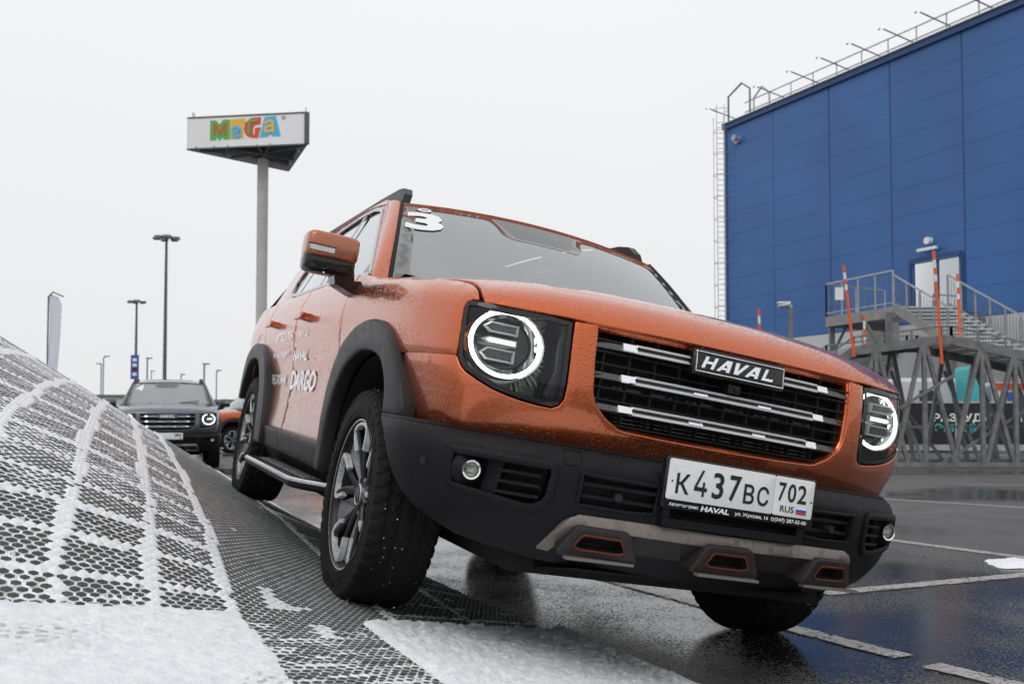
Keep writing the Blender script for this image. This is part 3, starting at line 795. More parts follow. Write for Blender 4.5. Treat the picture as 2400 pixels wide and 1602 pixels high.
            if kind in 'rl' and z < .95 or kind == 'l':
                pass
    # badge
    tilt = lambda y, z: np.array([.852 - (z - .96) * .10, y, z])
    bd = [(-.167, .932), (.167, .932), (.167, 1.003), (-.167, 1.003)]
    bdg = panel('badge', bd, lambda a, b_: tilt(a, b_), M['gloss'], car, .05, .03)
    cs = ring_strip([(-.163, .936), (.163, .936), (.163, .999), (-.163, .999)], lambda a, b_: tilt(a, b_), .0045, .004, .05); cs.build('badge_frame', M['chrome'], bdg)
    H = .036
    def LT(polys, x0, wd):
        b = MB()
        for pl in polys:
            pts = []
            for u, v in pl: yv = x0 + u * wd + (v - .5) * .016; zz = .9675 + (v - .5) * H; pts.append(tilt(yv, zz) + (.002, 0, 0))
            if area([(p[1], p[2]) for p in pts]) > 0: pts = pts[::-1]
            b.poly(pts, (.005, 0, 0))
        return b.build('letter', M['chrome'], bdg, 20)
    Hh = [[(0, 0), (.26, 0), (.26, 1), (0, 1)], [(.74, 0), (1, 0), (1, 1), (.74, 1)], [(.26, .40), (.74, .40), (.74, .62), (.26, .62)]]
    A_ = [[(-.05, 0), (.24, 0), (.52, .62), (.60, 1), (.42, 1)], [(.60, 1), (.52, .62), (.70, .36), (.70, 0), (.98, 0), (.86, 1)], [(.30, .16), (.72, .16), (.72, .36), (.40, .36)]]
    V_ = [[(.04, 1), (.32, 1), (.42, .30), (.50, 0), (.20, 0)], [(.42, .30), (.50, 0), (.54, 0), (1.05, 1), (.76, 1)]]
    L_ = [[(0, 0), (.26, 0), (.26, 1), (0, 1)], [(.26, 0), (1, 0), (1, .22), (.26, .22)]]
    for pl, x0, wd in ((Hh, -.137, .044), (A_, -.081, .046), (V_, -.029, .048), (A_, .024, .046), (L_, .084, .042)): LT(pl, x0, wd)
    b = MB(); b.box((.83, -.005, .905), (.014, .022, .013)); b.cyl((.846, 0, .905), (1, 0, 0), .006, .006, 16); b.build('front_camera', M['gloss'], car)
    # licence plate
    px = .958
    pf = lambda a, b_: np.array([px - (b_ - .61) * .03, a, b_])
    plate = panel('licence_plate', roundpoly([(-.267, .528), (.267, .528), (.267, .672), (-.267, .672)], .008), lambda a, b_: pf(a, b_) - (.004, 0, 0), M['gloss'], car, .1, .02, lip=.002)
    pw = panel('plate_face', roundpoly([(-.259, .553), (.111, .553), (.111, .667), (-.259, .667)], .007), pf, M['platew'], plate, .1, .004, lip=.001)
    pw = panel('plate_face', roundpoly([(.1145, .553), (.259, .553), (.259, .667), (.1145, .667)], .007), pf, M['platew'], plate, .1, .004, lip=.001)
    def ptext(t, mm0, mm1, z0, z1, mat, bold=.05, shear=0, nm='lettering'):
        y0 = -.26 + mm0 / 1000; y1 = -.26 + mm1 / 1000; Z0 = .553 + z0 / 1000; Z1 = .553 + z1 / 1000
        return text(nm, t, lambda u, v: pf(y0 + (y1 - y0) * u, Z0 + (Z1 - Z0) * v) + (.0012, 0, 0), mat, plate, shear, bold)
    for q4 in ([(.50, 1), (.68, 1), (.20, .36), (.20, .20), (0, .20), (0, .34)], [(.20, .20), (1, .20), (1, .34), (.20, .36)], [(.64, 0), (.80, 0), (.80, .20), (.64, .20)], [(.64, .345), (.80, .342), (.80, .56), (.64, .56)]):
        b = MB(); b.poly([pf(-.26 + (89 + 44 * u) / 1000, .553 + (18 + 76 * v) / 1000) + (.0008, 0, 0) for u, v in (q4 if area(q4) < 0 else q4[::-1])], (.0006, 0, 0)); b.build('lettering', M['ink'], plate)
    for t, a, c, z0, z1 in (('К', 27, 73, 18, 76), ('3', 151, 190, 18, 94), ('7', 209, 250, 18, 94), ('В', 262, 300, 18, 76), ('С', 311, 353, 18, 76), ('7', 386, 414, 42, 98), ('0', 421, 452, 42, 98), ('2', 458, 492, 42, 98)): ptext(t, a, c, z0, z1, M['ink'], .008 if t == '4' else .028)
    ptext('RUS', 399, 450, 11, 30, M['ink'], .008)
    for k, mm in enumerate((M['white'], M['blue'], M['red'])):
        z1 = .553 + .032 - k * .0075; b = MB(); b.box(pf(.2175, z1 - .00375) + (.0012, 0, 0), (.0005, .019, .00370)); b.build('flag_stripe', mm, plate)
    b = MB()
    for y in (-.247, .252): b.cyl(pf(y, .604) + (.001, 0, 0), (1, 0, 0), .0028, .002, 10)
    b.build('plate_screws', M['ink'], plate)
    ptext('Автотехсервис', 12, 112, -21, -9, M['white'], .002); ptext('HAVAL', 122, 220, -22, -7, M['white'], .012, .03); ptext('ул. Жукова, 16', 240, 360, -22, -9, M['white'], .002)
    ptext('(347) 287-55-00', 384, 502, -22, -8, M['white'], .002)
    b = MB(); b.rev([(.0035, 0), (.0055, 0), (.0055, .0006), (.0035, .0006)], c=pf(.116, .5385) + (.0008, 0, 0), ax='x', n=20, close=True); b.build('phone_symbol', M['white'], plate)
    # --- headlamps
    for sg in (-1, 1):
        h = empty('headlight', (.69, sg * .713, .92), car); hi = np.array((.69, sg * .713, .92))
        def hb(b, name, mat, ang=35, par=None):
            if sg > 0: b = mirror_mb(b)
            if name in ('ring_inner_edge', 'light_ring', 'ring_outer_edge', 'ring_disc'): b.V = [(v[0] + (v[2] - .918) * -.10 - (abs(v[1]) - .708) * .12, v[1], .915 + (v[2] - .918) * .89) for v in b.V]
            b.V = [tuple(np.array(v) - hi) for v in b.V]; return b.build(name, mat, h, ang)
        o_ = R_(hl)
        b = ring_strip(o_, SK, .014, .0005); b2 = hb(b, 'lamp_bezel', M['gloss'])
        rows = []
        l = refine(o_, .03); l = l if area(l) > 0 else l[::-1]
        b = MB()
        for d, q in ((-.004, 0), (-.07, .02), (-.135, .04)):
            rows.append([np.array(SK(*(np.array(p) + (np.array([-.715, .89]) - np.array(p)) * q))) + np.array([d, 0, 0]) for p in l])
        b.grid(rows, wrap=True, flip=True); P_ = rows[-1]; base = 2 * len(l)
        for f in fill(P_):
            nn = np.cross(P_[f[1]] - P_[f[0]], P_[f[2]] - P_[f[0]]); b.F.append(tuple(base + i for i in (f if nn[0] > 0 else f[::-1]))); b.m.append(0)
        hb(b, 'lamp_housing', M['lampblack'])
        rc = np.array([.683, -.708, .918])
        # reflector shards around the ring
        b = MB()
        for k in range(32):
            a = -2.5 + k * .112 + rng.uniform(-.02, .02)
            r0, r1 = .118, .118 + rng.uniform(.012, .040)
            def pt(r, a, dx): return rc + np.array([dx, r * math.cos(a), r * math.sin(a)])
            r1 += .012; q = [pt(r0, a, -.004), pt(r1, a + .02, -.012 - rng.uniform(0, .022)), pt(r1, a + .085, -.018), pt(r0, a + .095, -.012)]
            ok = all(-.835 < p[1] < -.552 and p[2] > .765 + max(0, (-.66 - p[1])) * .35 for p in q)
            if ok: b.add(q, [(0, 1, 2, 3)])
        hb(b, 'reflector_facets', M['bowl'], 5)
        # inner panel beside the grille side, dark grey and flush
        ip = R_([(.556, .998), (.570, 1.0), (.576, .93), (.574, .86), (.598, .785), (.585, .768), (.556, .78)])
        g = panel('tmp', ip, lambda a, b_: np.array(SK(a, b_)) - np.array([.022, 0, 0]), M['lampblack'], None, .04, .03)
        bb = MB(); bb.V = [tuple(v.co) for v in g.data.vertices]; bb.F = [tuple(p.vertices) for p in g.data.polygons]; bb.m = [0] * len(bb.F); bpy.data.objects.remove(g); hb(bb, 'lamp_side_panel', M['clad'])
        # bezel cup and light ring
        b = MB(); b.rev([(.084, -.012), (.093, .0), (.096, .004)], c=rc, ax='x', n=64); hb(b, 'ring_inner_edge', M['chrome'])
        b = MB(); b.rev([(.0990, .001), (.1005, .007), (.1055, .0095), (.1110, .007), (.1125, .001)], c=rc, ax='x', n=72); hb(b, 'light_ring', M['led'])
        b = MB(); b.rev([(.1138, .006), (.1165, .007), (.118, .0), (.120, -.03)], c=rc, ax='x', n=72); hb(b, 'ring_outer_edge', M['chrome'])
        b = MB(); b.rev([(.001, -.030), (.080, -.026), (.084, -.012)], c=rc, ax='x', n=48); hb(b, 'ring_disc', M['lampblack'])
        for z0, z1, lit in ((.942, .974, 0), (.909, .930, 1), (.861, .899, 0)):
            zc = (z0 + z1) / 2; hh = (z1 - z0) / 2; yL, yR = -.786, -.676
            fx = lambda a, b_: np.array([.678, a, b_])
            o2 = [(yR, z1), (yL + .022, z1), (yL, zc), (yL + .022, z0), (yR, z0)]
            b = ring_strip(o2, fx, .0065, .010, .02); hb(b, 'module_frame', M['railc'])
            i2 = [(yR - .004, z1 - .006), (yL + .026, z1 - .006), (yL + .008, zc), (yL + .026, z0 + .006), (yR - .004, z0 + .006)]
            b = MB(); b.poly([fx(*p) for p in i2], (.003, 0, 0)); hb(b, 'led_module', M['led2'] if lit else M['leddim'])
        b = panel('tmp', o_, lambda a, b_: np.array(SK(a, b_)) - nrmF(SK, a, b_) * .003, M['lens'], None, .035, .002, lip=-.004)
        bb = MB(); bb.V = [tuple(v.co) for v in b.data.vertices]; bb.F = [tuple(p.vertices) for p in b.data.polygons]; bb.m = [0] * len(bb.F); bpy.data.objects.remove(b); hb(bb, 'lens_cover', M['lens'])
    # black gap line round the lamps / above the grille
    b = MB(); b.grid([[np.array(SK(s, 1.030)) - (.035, 0, 0) for s in np.linspace(-.86, .86, 50)], [np.array(SK(s, 1.004)) - (.030, 0, 0) for s in np.linspace(-.86, .86, 50)], [np.array(SK(s, 1.004)) - (.10, 0, 0) for s in np.linspace(-.86, .86, 50)]], flip=True); b.build('hood_seal', M['matte'], car)
    b = MB()
    for sg in (-1, 1):
        rows = []
        for s, v in ft[8:]:
            p = SK(-s, v); rows.append([p + np.array([0, -.02, -.026]), p + np.array([0, .05, -.022])])
        b.grid(rows)
    both(b, 'shut_line_channel', M['matte'], car)
    # --- greenhouse
    b = MB(); nu = 24
    rows = []
    for w_ in np.linspace(0, 1, 12): rows.append([WS(u, w_ * .935) for u in np.linspace(-1, 1, nu)])
    b.grid(rows); ws = b.build('windscreen', M['glass'], car, 60)
    frit = roundpoly([(-.915, .06), (.915, .06), (.915, .875), (.28, .875), (.22, .70), (.17, .66), (-.30, .66), (-.35, .70), (-.40, .875), (-.915, .875)], .07)
    fp_ = panel('windscreen_border', [(-1, -.02), (1, -.02), (1, .935), (-1, .935)], lambda a, b_: np.array(WS(a, b_)) + nrmF(WS, a, b_) * .0012, M['frit'], car, .06, .001, holes=[frit], lip=0)
    st = text('number_sticker', '3', lambda u, v: np.array(WS(-.97 + u * .23, .575 + v * .245)) + nrmF(WS, -.9, .7) * .0045, M['white'], ws, -.0, .07)
    st.data.materials[0] = M['white']
    b = MB(); V = [np.array(WS(-.855 + .045 * math.cos(t), .862 + .028 * math.sin(t))) + nrmF(WS, -.87, .86) * .0055 for t in np.linspace(0, 2 * PI, 20, False)]
    b.add(V, [tuple(range(20))]); b.build('oval_sticker', M['white'], ws)
    text('sticker_print', 'CCC', lambda u, v: np.array(WS(-.880 + u * .05, .853 + v * .018)) + nrmF(WS, -.87, .86) * .0065, M['ink'], ws, .2, .03)
    b = MB(); V = [np.array(WS(*p)) + nrmF(WS, .4, .45) * .002 for p in ((.26, .36), (.27, .47), (.38, .52), (.52, .52), (.60, .46), (.62, .38), (.45, .34))]
    b.add(V, [tuple(range(7))[::1]]); b.build('dash_mat_reflection_pad', M['white'], ws) if False else None
    # windscreen gasket, A pillars
    WF = [(-.40, 1.150), (-.44, 1.185), (-.82, 1.405), (-1.20, 1.628), (-1.30, 1.675)]
    side_o = [(-.385, 1.150), (-.425, 1.182), (-.80, 1.405), (-1.17, 1.640), (-1.30, 1.690), (-1.7, 1.705), (-2.4, 1.700), (-3.0, 1.665), (-3.30, 1.62), (-3.56, 1.15)]
    win = roundpoly([(-.452, 1.190), (-1.205, 1.626), (-1.40, 1.660), (-1.70, 1.668), (-2.15, 1.650), (-2.50, 1.560), (-2.60, 1.36), (-2.44, 1.245), (-2.10, 1.222), (-1.4, 1.218), (-.75, 1.200)], .05)
    panel('side_frame', side_o, SG, P, car, .06, .03, holes=[win], mirror=True)
    panel('side_window', win, lambda a, b_: SG(a, b_, -.008), M['sglass'], car, .08, .003, mirror=True, lip=-.002)
    tr_ = ring_strip(win, SG, .018, .006, .04); both(tr_, 'window_trim', M['satin'], car)
    b = MB()
    for xa, xb_ in ((-1.50, -1.56), (-2.24, -2.30)):
        rows = [[SG(xa - (z - 1.22) * .12, z, .003), SG(xb_ - (z - 1.22) * .16, z, .003)] for z in np.linspace(1.215, 1.655, 6)]; b.grid(rows, flip=True)
    both(b, 'window_pillar', M['gloss'], car)
    b = MB(); q = [SG(-.455, 1.192, .002), SG(-.62, 1.288, .002), SG(-.66, 1.20, .002)]; b.add(q, [(0, 1, 2)]); both(b, 'mirror_triangle', M['gloss'], car)
    def pil(k):
        rows = []
        for t in np.linspace(-.08, 1, 12):
            a = np.array(WS(-1.0, max(t, 0) * .975)) + (np.array([.03, 0, -.05]) * (1 if t < 0 else 0)); tt = max(t, 0)
            x = I(tt, [0, .5, 1], [-.425, -.80, -1.165]); z = I(tt, [0, .5, 1], [1.182, 1.405, 1.638])
            if t < 0: x, z = -.385, 1.15
            c = np.array(SG(x, z)); row = []
            for q in np.linspace(0, 1, 7):
                p = a * (1 - q) + c * q; p = p + np.array([.45, -.75, .3]) * .028 * math.sin(PI * q) ** .8; row.append(p)
            row[0] = a - np.array([.006, -.004, .01]); rows.append(row)
        return rows
    b = MB(); b.grid(pil(0), flip=True); both(b, 'windscreen_pillar', P, car, 60)
    b = MB(); b.tube([np.array(WS(-1.005, t)) + nrmF(WS, -.99, .5) * .001 for t in np.linspace(-.02, .98, 12)], .0075, 6); both(b, 'windscreen_gasket', M['matte'], car)
    # roof
    bx = [-.915, -1.05, -1.2, -1.45, -1.7, -2.1, -2.4, -2.8, -3.1, -3.35]; bz = [1.660, 1.688, 1.708, 1.728, 1.740, 1.742, 1.735, 1.715, 1.69, 1.65]
    rows = []
    for i, x in enumerate(bx):
        rows.append([np.array([x - .075 * u * u * (1 if i < 3 else .5), u * I(x, [-3.35, -2.0, -1.2, -.915], [.62, .655, .66, .655]), bz[i] - .036 * u * u - .02 * abs(u) ** 8]) for u in np.linspace(-1, 1, 21)])
    first = [np.array(WS(u, .94)) + np.array([0, 0, -.02]) for u in np.linspace(-1, 1, 21)]; f2 = [np.array(WS(u, .942)) + np.array([.004, 0, .006]) for u in np.linspace(-1, 1, 21)]
    b = MB(); b.grid([first, f2] + rows)
    keep = [i for i, f in enumerate(b.F) if not (-2.5 < np.mean([b.V[k][0] for k in f]) < -1.25 and abs(np.mean([b.V[k][1] for k in f])) < .47)]
    b.F = [b.F[i] for i in keep]; b.m = [0] * len(b.F); rf = b.build('roof', P, car, 60)
    b = MB(); b.grid([[np.array(p) + (0, 0, .004) for p in r_[3:18]] for r_ in rows[2:8]]); b.build('glass_sunroof', M['sglass'], rf, 60)
    b = MB(); gs = []
    for i, x in enumerate(bx):
        p = np.array(rows[i][0]); x2 = p[0]; zt_ = I(-x2, [.9, 1.17, 1.30, 1.7, 2.4, 3.0, 3.30, 3.5], [1.60, 1.640, 1.690, 1.705, 1.700, 1.665, 1.62, 1.5]) + .002
        q = np.array(SG(x2, min(zt_, p[2]))); gs.append([p, (p + q) / 2 + np.array([0, -.012, .004]), q + (0, .002, 0)])
    b.grid(gs, flip=True)
    fan = [np.array(WS(-1, .93)), np.array(rows[0][0]), np.array(rows[1][0]), np.array(rows[2][0]), np.array(SG(-1.30, 1.69)), np.array(SG(-1.16, 1.636)) + (0, -.003, 0), np.array(SG(-1.05, 1.565)) + (0, -.003, 0)]
    cc_ = np.mean(fan, 0) + np.array([.01, -.015, .02]); b.add(fan + [cc_], [(i, (i + 1) % 7, 7) for i in range(7)])
    b.tube([np.array(r_[0]) + (0, .018, -.026) for r_ in rows], .028, 8)
    both(b, 'roof_side', P, car, 60)
    b = MB(); r1 = rows[-1]; r2 = [np.array(SK(-(SMAX) + (SMAX - abs(SX(-3.45))) * 2 * k / 20 if k <= 10 else 0, 1.2)) for k in range(21)]
    r2 = [np.array([-3.45 - .20 * (1 - u * u), u * .84, 1.20]) for u in np.linspace(-1, 1, 21)]; b.grid([r1, r2]); b.build('rear_window', M['gloss'], car, 60)
    pr = [(-.945, 1.600), (-.985, 1.700), (-1.04, 1.738), (-1.14, 1.752), (-1.5, 1.758), (-2.8, 1.755), (-3.1, 1.68), (-2.95, 1.69), (-2.75, 1.735), (-1.55, 1.730), (-1.40, 1.715), (-1.30, 1.650), (-1.1, 1.630)]
    b = MB(); pr = [(x - .06, z - .018) for x, z in pr]; b.poly([(x, -.648 + (z - 1.65) * .25, z) for x, z in pr], (0, .040, 0)); both(b, 'roof_rail', CL, car, 30)
    # --- mirrors
    def rb(c, h, e=.32, nu_=20, nv=12, R=None):
        rows = []
        for i in range(nv + 1):
            ph = -PI / 2 + PI * i / nv; row = []
            for j in range(nu_):
                th = 2 * PI * j / nu_
                f = lambda v: math.copysign(abs(v) ** e, v)
                p = np.array([h[0] * f(math.cos(ph)) * f(math.cos(th)), h[1] * f(math.cos(ph)) * f(math.sin(th)), h[2] * f(math.sin(ph))]); row.append(p + c)
            rows.append(row)
        b = MB(); b.grid(rows, wrap=True); return b
    for sg in (-1, 1):
        mr = empty('side_mirror', (-.5, sg * .95, 1.15), car); mi = np.array((-.5, sg * .95, 1.15))
        def mb2(b, name, mat, ang=50):
            if sg > 0: b = mirror_mb(b)
            b.V = [tuple(np.array(v) - mi) for v in b.V]; return b.build(name, mat, mr, ang)
        mb2(rb(np.array([-.475, -1.040, 1.262]), (.075, .1035, .053)), 'mirror_cap', P)
        mb2(rb(np.array([-.482, -1.040, 1.205]), (.070, .101, .050), .4), 'mirror_base', M['gloss'])
        b = MB(); b.box((-.405, -1.085, 1.243), (.006, .048, .009)); mb2(b, 'turn_signal', M['satin'])
        b = MB(); b.box((-.405, -1.085, 1.257), (.005, .055, .002)); mb2(b, 'turn_signal_edge', M['gloss'])
        b = MB(); s1 = [(-.42, -.945, 1.19), (-.42, -1.025, 1.18), (-.54, -1.025, 1.18), (-.54, -.945, 1.19)]; s2 = [(-.43, -.935, 1.15), (-.43, -1.010, 1.125), (-.53, -1.010, 1.125), (-.53, -.935, 1.15)]; s3 = [(-.44, -.890, 1.16), (-.44, -.930, 1.10), (-.56, -.930, 1.10), (-.56, -.89, 1.16)]; s4 = [(-.44, -.86, 1.16), (-.44, -.87, 1.11), (-.56, -.87, 1.11), (-.56, -.86, 1.16)]
        b.grid([s1, s2, s3, s4], wrap=True, flip=True); mb2(b, 'mirror_stem', M['gloss'], 20)
        b = MB(); b.cyl((-.43, -1.06, 1.165), (1, 0, -.6), .006, .01, 12); mb2(b, 'mirror_led', M['led2'])  # small LED that glows under the mirror
        b = MB(); b.box((-.553, -1.04, 1.245), (.002, .088, .055)); mb2(b, 'mirror_glass', M['chrome'])
    # --- door handles
    for k, (xh, dr) in enumerate(((-1.32, fdo), (-2.22, rdo))):
        for i, sg in enumerate((-1, 1)):
            b = MB(); q = rb(np.array([xh, -.972, 1.052]), (.105, .011, .019), .45); b.add(q.V, q.F)
            b.box((xh + .075, -.950, 1.052), (.016, .022, .012)); b.box((xh - .085, -.950, 1.052), (.012, .022, .011))
            hn = b if sg < 0 else mirror_mb(b); hn.build('door_handle', P, dr[i], 50)
    # --- running boards
    b = MB(); rows = []
    for t in np.linspace(0, 1, 26):
        x = -.43 - t * 1.50; e = min(1, min(t, 1 - t) / .10); o = -.90 - .135 * (1 - (1 - e) ** 2.2); z = .348 - .018 * t
        rows.append([(x, -.85, z), (x, o + .035, z + .004), (x, o + .012, z + .006), (x, o, z - .002), (x, o, z - .022), (x, o + .02, z - .034), (x, -.85, z - .03)])
    b.grid(rows, wrap=True, flip=True); sb = both(b, 'running_board', PL, car, 25)
    b = MB(); rows = []
    for t in np.linspace(0, 1, 26):
        x = -.43 - t * 1.50; e = min(1, min(t, 1 - t) / .10); o = -.90 - .135 * (1 - (1 - e) ** 2.2); z = .348 - .018 * t
        rows.append([(x, o + .010, z + .008), (x, o - .002, z + .001), (x, o - .003, z - .007), (x, o + .004, z - .009)])
    b.grid(rows, wrap=True, flip=True); both(b, 'board_edge_trim', M['satin'], car, 25)
    b = MB()
    for k in range(4):
        b.tube([(x, -.90 - .022 * k, .360 - .022 * ((-.06 - x) / 1.9)) for x in np.linspace(-.55, -1.82 + .03 * k, 12)], .0035, 5)
    both(b, 'tread_strips', M['satin'], car)
    b = MB()
    for x in (-.6, -1.2, -1.75): b.bar((x, -.70, .33), (x, -.92, .335), .05, .02)
    both(b, 'board_brackets', M['matte'], car)
    # --- lettering on the doors
    def dtext(t, x0, x1, z0, z1, par, bold=.02, shear=.0, side=-1):
        a, c = SX(x0), SX(x1)
        return text('door_lettering', t, lambda u, v: np.array(SK(a + (c - a) * u, z0 + (z1 - z0) * v)) + np.array([0, -.006, 0]), M['vinyl'], par, shear, bold)
    dtext('DARGO', -1.545, -.955, .702, .800, fdo[0], .012, .015); dtext('HAVAL', -1.535, -1.18, .845, .896, fdo[0], .014, .10)
    dtext('ГОРОД', -1.44, -1.20, .955, .988, fdo[0], .004)
    dtext('АВТОСАЛОН', -2.09, -1.585, .948, .996, rdo[0], .006, .03); dtext('НА МАРШРУТ', -2.16, -1.67, .865, .895, rdo[0], .004); dtext('ВНЕДОРОЖНИК', -2.16, -1.70, .712, .776, rdo[0], .006)
    # --- cabin
    b = MB(); b.box((-.80, 0, 1.10), (.36, .74, .06)); b.box((-.62, 0, 1.165), (.14, .70, .02)); b.build('dashboard', M['cabin'], car)
    b = MB(); b.grid([[(x, y, z - .05 * y * y) for y in np.linspace(-.62, .62, 9)] for x, z in ((-1.0, 1.625), (-1.2, 1.65))]); b.grid([[(x, y, 1.65 - .05 * y * y) for y in np.linspace(-.62, .62, 9)] for x in (-2.5, -3.2)]); b.grid([[(x, y, 1.65) for y in (.48, .62)] for x in (-1.2, -2.5)]); b.grid([[(x, y, 1.65) for y in (-.62, -.48)] for x in (-1.2, -2.5)]); b.build('headliner', M['liner'], car)
    for y in (-.38, .38):
        q = rb(np.array([-1.62, y, 1.17]), (.10, .24, .34), .5, 16, 10); q2 = rb(np.array([-1.60, y, 1.52]), (.055, .13, .085), .5, 14, 8); q.add(q2.V, q2.F); q.build('seat', M['seat'], car)
    q = rb(np.array([-2.55, 0, 1.12]), (.10, .62, .30), .5); q.build('rear_seat', M['cabin'], car)
    b = MB(); b.rev([(.17, 0), (.185, .012), (.20, 0), (.185, -.012)], c=(-1.05, .38, 1.17), ax='x', n=28, close=True); b.build('steering_wheel', M['matte'], car)
    b = MB(); b.box((-.86, -.0, 1.55), (.02, .11, .035)); b.build('rear_view_mirror', M['gloss'], car)
    # wipers
    b = MB(); b.tube([(-.33, -.55, 1.20), (-.42, -.1, 1.265), (-.44, .0, 1.275)], .007, 5); b.tube([(-.30, .05, 1.215), (-.40, .45, 1.26), (-.43, .56, 1.27)], .007, 5); b.build('wiper', M['matte'], car)
    b = MB(); b.grid([[(x, y, z) for y in np.linspace(-.78, .78, 8)] for x, z in ((-.28, 1.20), (-.46, 1.18))], flip=False); b.build('cowl', M['matte'], car)
    # --- wheels
    w0 = build_wheel(car, (0, -.808, .366), -1)
    build_wheel(car, (-2.738, -.808, .392), -1, w0)
    fl_ = build_wheel(car, (0, .808, .400), 1, w0)
    build_wheel(car, (-2.738, .808, .262), 1, w0)
    return car
CAR_R = Matrix(((0.38643, 0.90754, 0.16444), (-0.92095, 0.3894, 0.0151), (-0.05033, -0.15728, 0.98627)))
car = build_car()
car.matrix_world = Matrix.Translation((0.20871, 3.73096, 0.09973)) @ CAR_R.to_4x4()
tag(car, 'orange off-road car tilted on the mesh ramp nearest the camera, number 3 on its windscreen', 'car', 'orange and grey off-road cars of one model')
CH = {}
for o in COL.objects:
    if o.parent: CH.setdefault(o.parent, []).append(o)
# ------------------------------------------------------------------ ground
def ground_mat():
    m, nt, b = newmat('wet_asphalt')
    tc = nt.nodes.new('ShaderNodeTexCoord')
    def nz(scale, det=4, rough=.5, dist=0):
        n = nt.nodes.new('ShaderNodeTexNoise'); L(nt, tc.outputs['Object'], n.inputs['Vector']); n.inputs['Scale'].default_value = scale
        n.inputs['Detail'].default_value = det; n.inputs['Roughness'].default_value = rough; n.inputs['Distortion'].default_value = dist; return n.outputs['Fac']
    def well(x, y, rx, ry, a=0):
        mp = nt.nodes.new('ShaderNodeMapping'); mp.vector_type = 'TEXTURE'; mp.inputs['Location'].default_value = (x, y, 0); mp.inputs['Rotation'].default_value = (0, 0, a); mp.inputs['Scale'].default_value = (rx, ry, 1)
        L(nt, tc.outputs['Object'], mp.inputs[0]); ln = nt.nodes.new('ShaderNodeVectorMath'); ln.operation = 'LENGTH'; L(nt, mp.outputs[0], ln.inputs[0])
        r_ = nt.nodes.new('ShaderNodeMapRange'); r_.interpolation_type = 'SMOOTHSTEP'; L(nt, ln.outputs['Value'], r_.inputs[0]); r_.inputs[1].default_value = 1.3; r_.inputs[2].default_value = .5; return r_.outputs[0]
    big = nz(.33, 3, .5, .4)
    for q in ((.25, 5.9, 2.1, 1.15, -.15), (-1.9, 9.5, 1.6, 3.0, .3), (.55, 4.1, 1.6, .8, -.2), (3.4, 11.5, 5, 1.0, 0), (6.5, 17, 5, 1.2, 0), (-3.0, 17, 4, 1.6, 0)): big = math_(nt, 'SUBTRACT', big, math_(nt, 'MULTIPLY', well(*q), .17)); mid = nz(2.2, 5, .6); agg = nz(85, 3, .65); fine = nz(420, 2)
    # water level against the height of the stones: puddles break up into grains at their rims
    lvl = math_(nt, 'MULTIPLY_ADD', big, -1.9, 1.33); lvl = math_(nt, 'ADD', lvl, math_(nt, 'MULTIPLY', mid, .75)); lvl = math_(nt, 'ADD', lvl, -.375)
    stone = math_(nt, 'ADD', math_(nt, 'MULTIPLY_ADD', agg, 1.9, -.70), math_(nt, 'MULTIPLY', nz(26, 3, .6), .5))
    pud = nt.nodes.new('ShaderNodeMapRange'); pud.interpolation_type = 'SMOOTHSTEP'; L(nt, math_(nt, 'SUBTRACT', lvl, stone), pud.inputs[0])
    pud.inputs[1].default_value = -.02; pud.inputs[2].default_value = .05; water = pud.outputs[0]   # 1 = standing water
    r = ramp(nt, mid, [(.3, (.055, .051, .048)), (.55, (.095, .089, .083)), (.75, (.135, .125, .115))])
    ag = ramp(nt, agg, [(.35, g3(.55)), (.62, g3(1.5))])
    mx = N(nt, 'ShaderNodeMix', data_type='RGBA', blend_type='MULTIPLY'); mx.inputs[0].default_value = 1; L(nt, r.outputs[0], mx.inputs[6]); L(nt, ag.outputs[0], mx.inputs[7])
    dk = N(nt, 'ShaderNodeMix', data_type='RGBA'); L(nt, water, dk.inputs[0]); L(nt, mx.outputs[2], dk.inputs[6]); dk.inputs[7].default_value = (.012, .011, .012, 1)
    L(nt, dk.outputs[2], b.inputs['Base Color'])
    ro = nt.nodes.new('ShaderNodeMapRange'); L(nt, water, ro.inputs[0]); ro.inputs[3].default_value = .42; ro.inputs[4].default_value = .05; L(nt, ro.outputs[0], b.inputs['Roughness'])
    b.inputs['Specular IOR Level'].default_value = .72
    h = math_(nt, 'ADD', math_(nt, 'MULTIPLY', agg, 1.0), math_(nt, 'MULTIPLY', fine, .4))
    h = math_(nt, 'MULTIPLY', h, math_(nt, 'SUBTRACT', 1.0, math_(nt, 'MULTIPLY', water, .975)))
    rip = math_(nt, 'MULTIPLY', nz(9, 2), .03); h = math_(nt, 'ADD', h, rip)
    bp = N(nt, 'ShaderNodeBump', Strength=1.0, Distance=.012); L(nt, h, bp.inputs['Height']); L(nt, bp.outputs[0], b.inputs['Normal'])
    return m
M['asphalt'] = ground_mat()
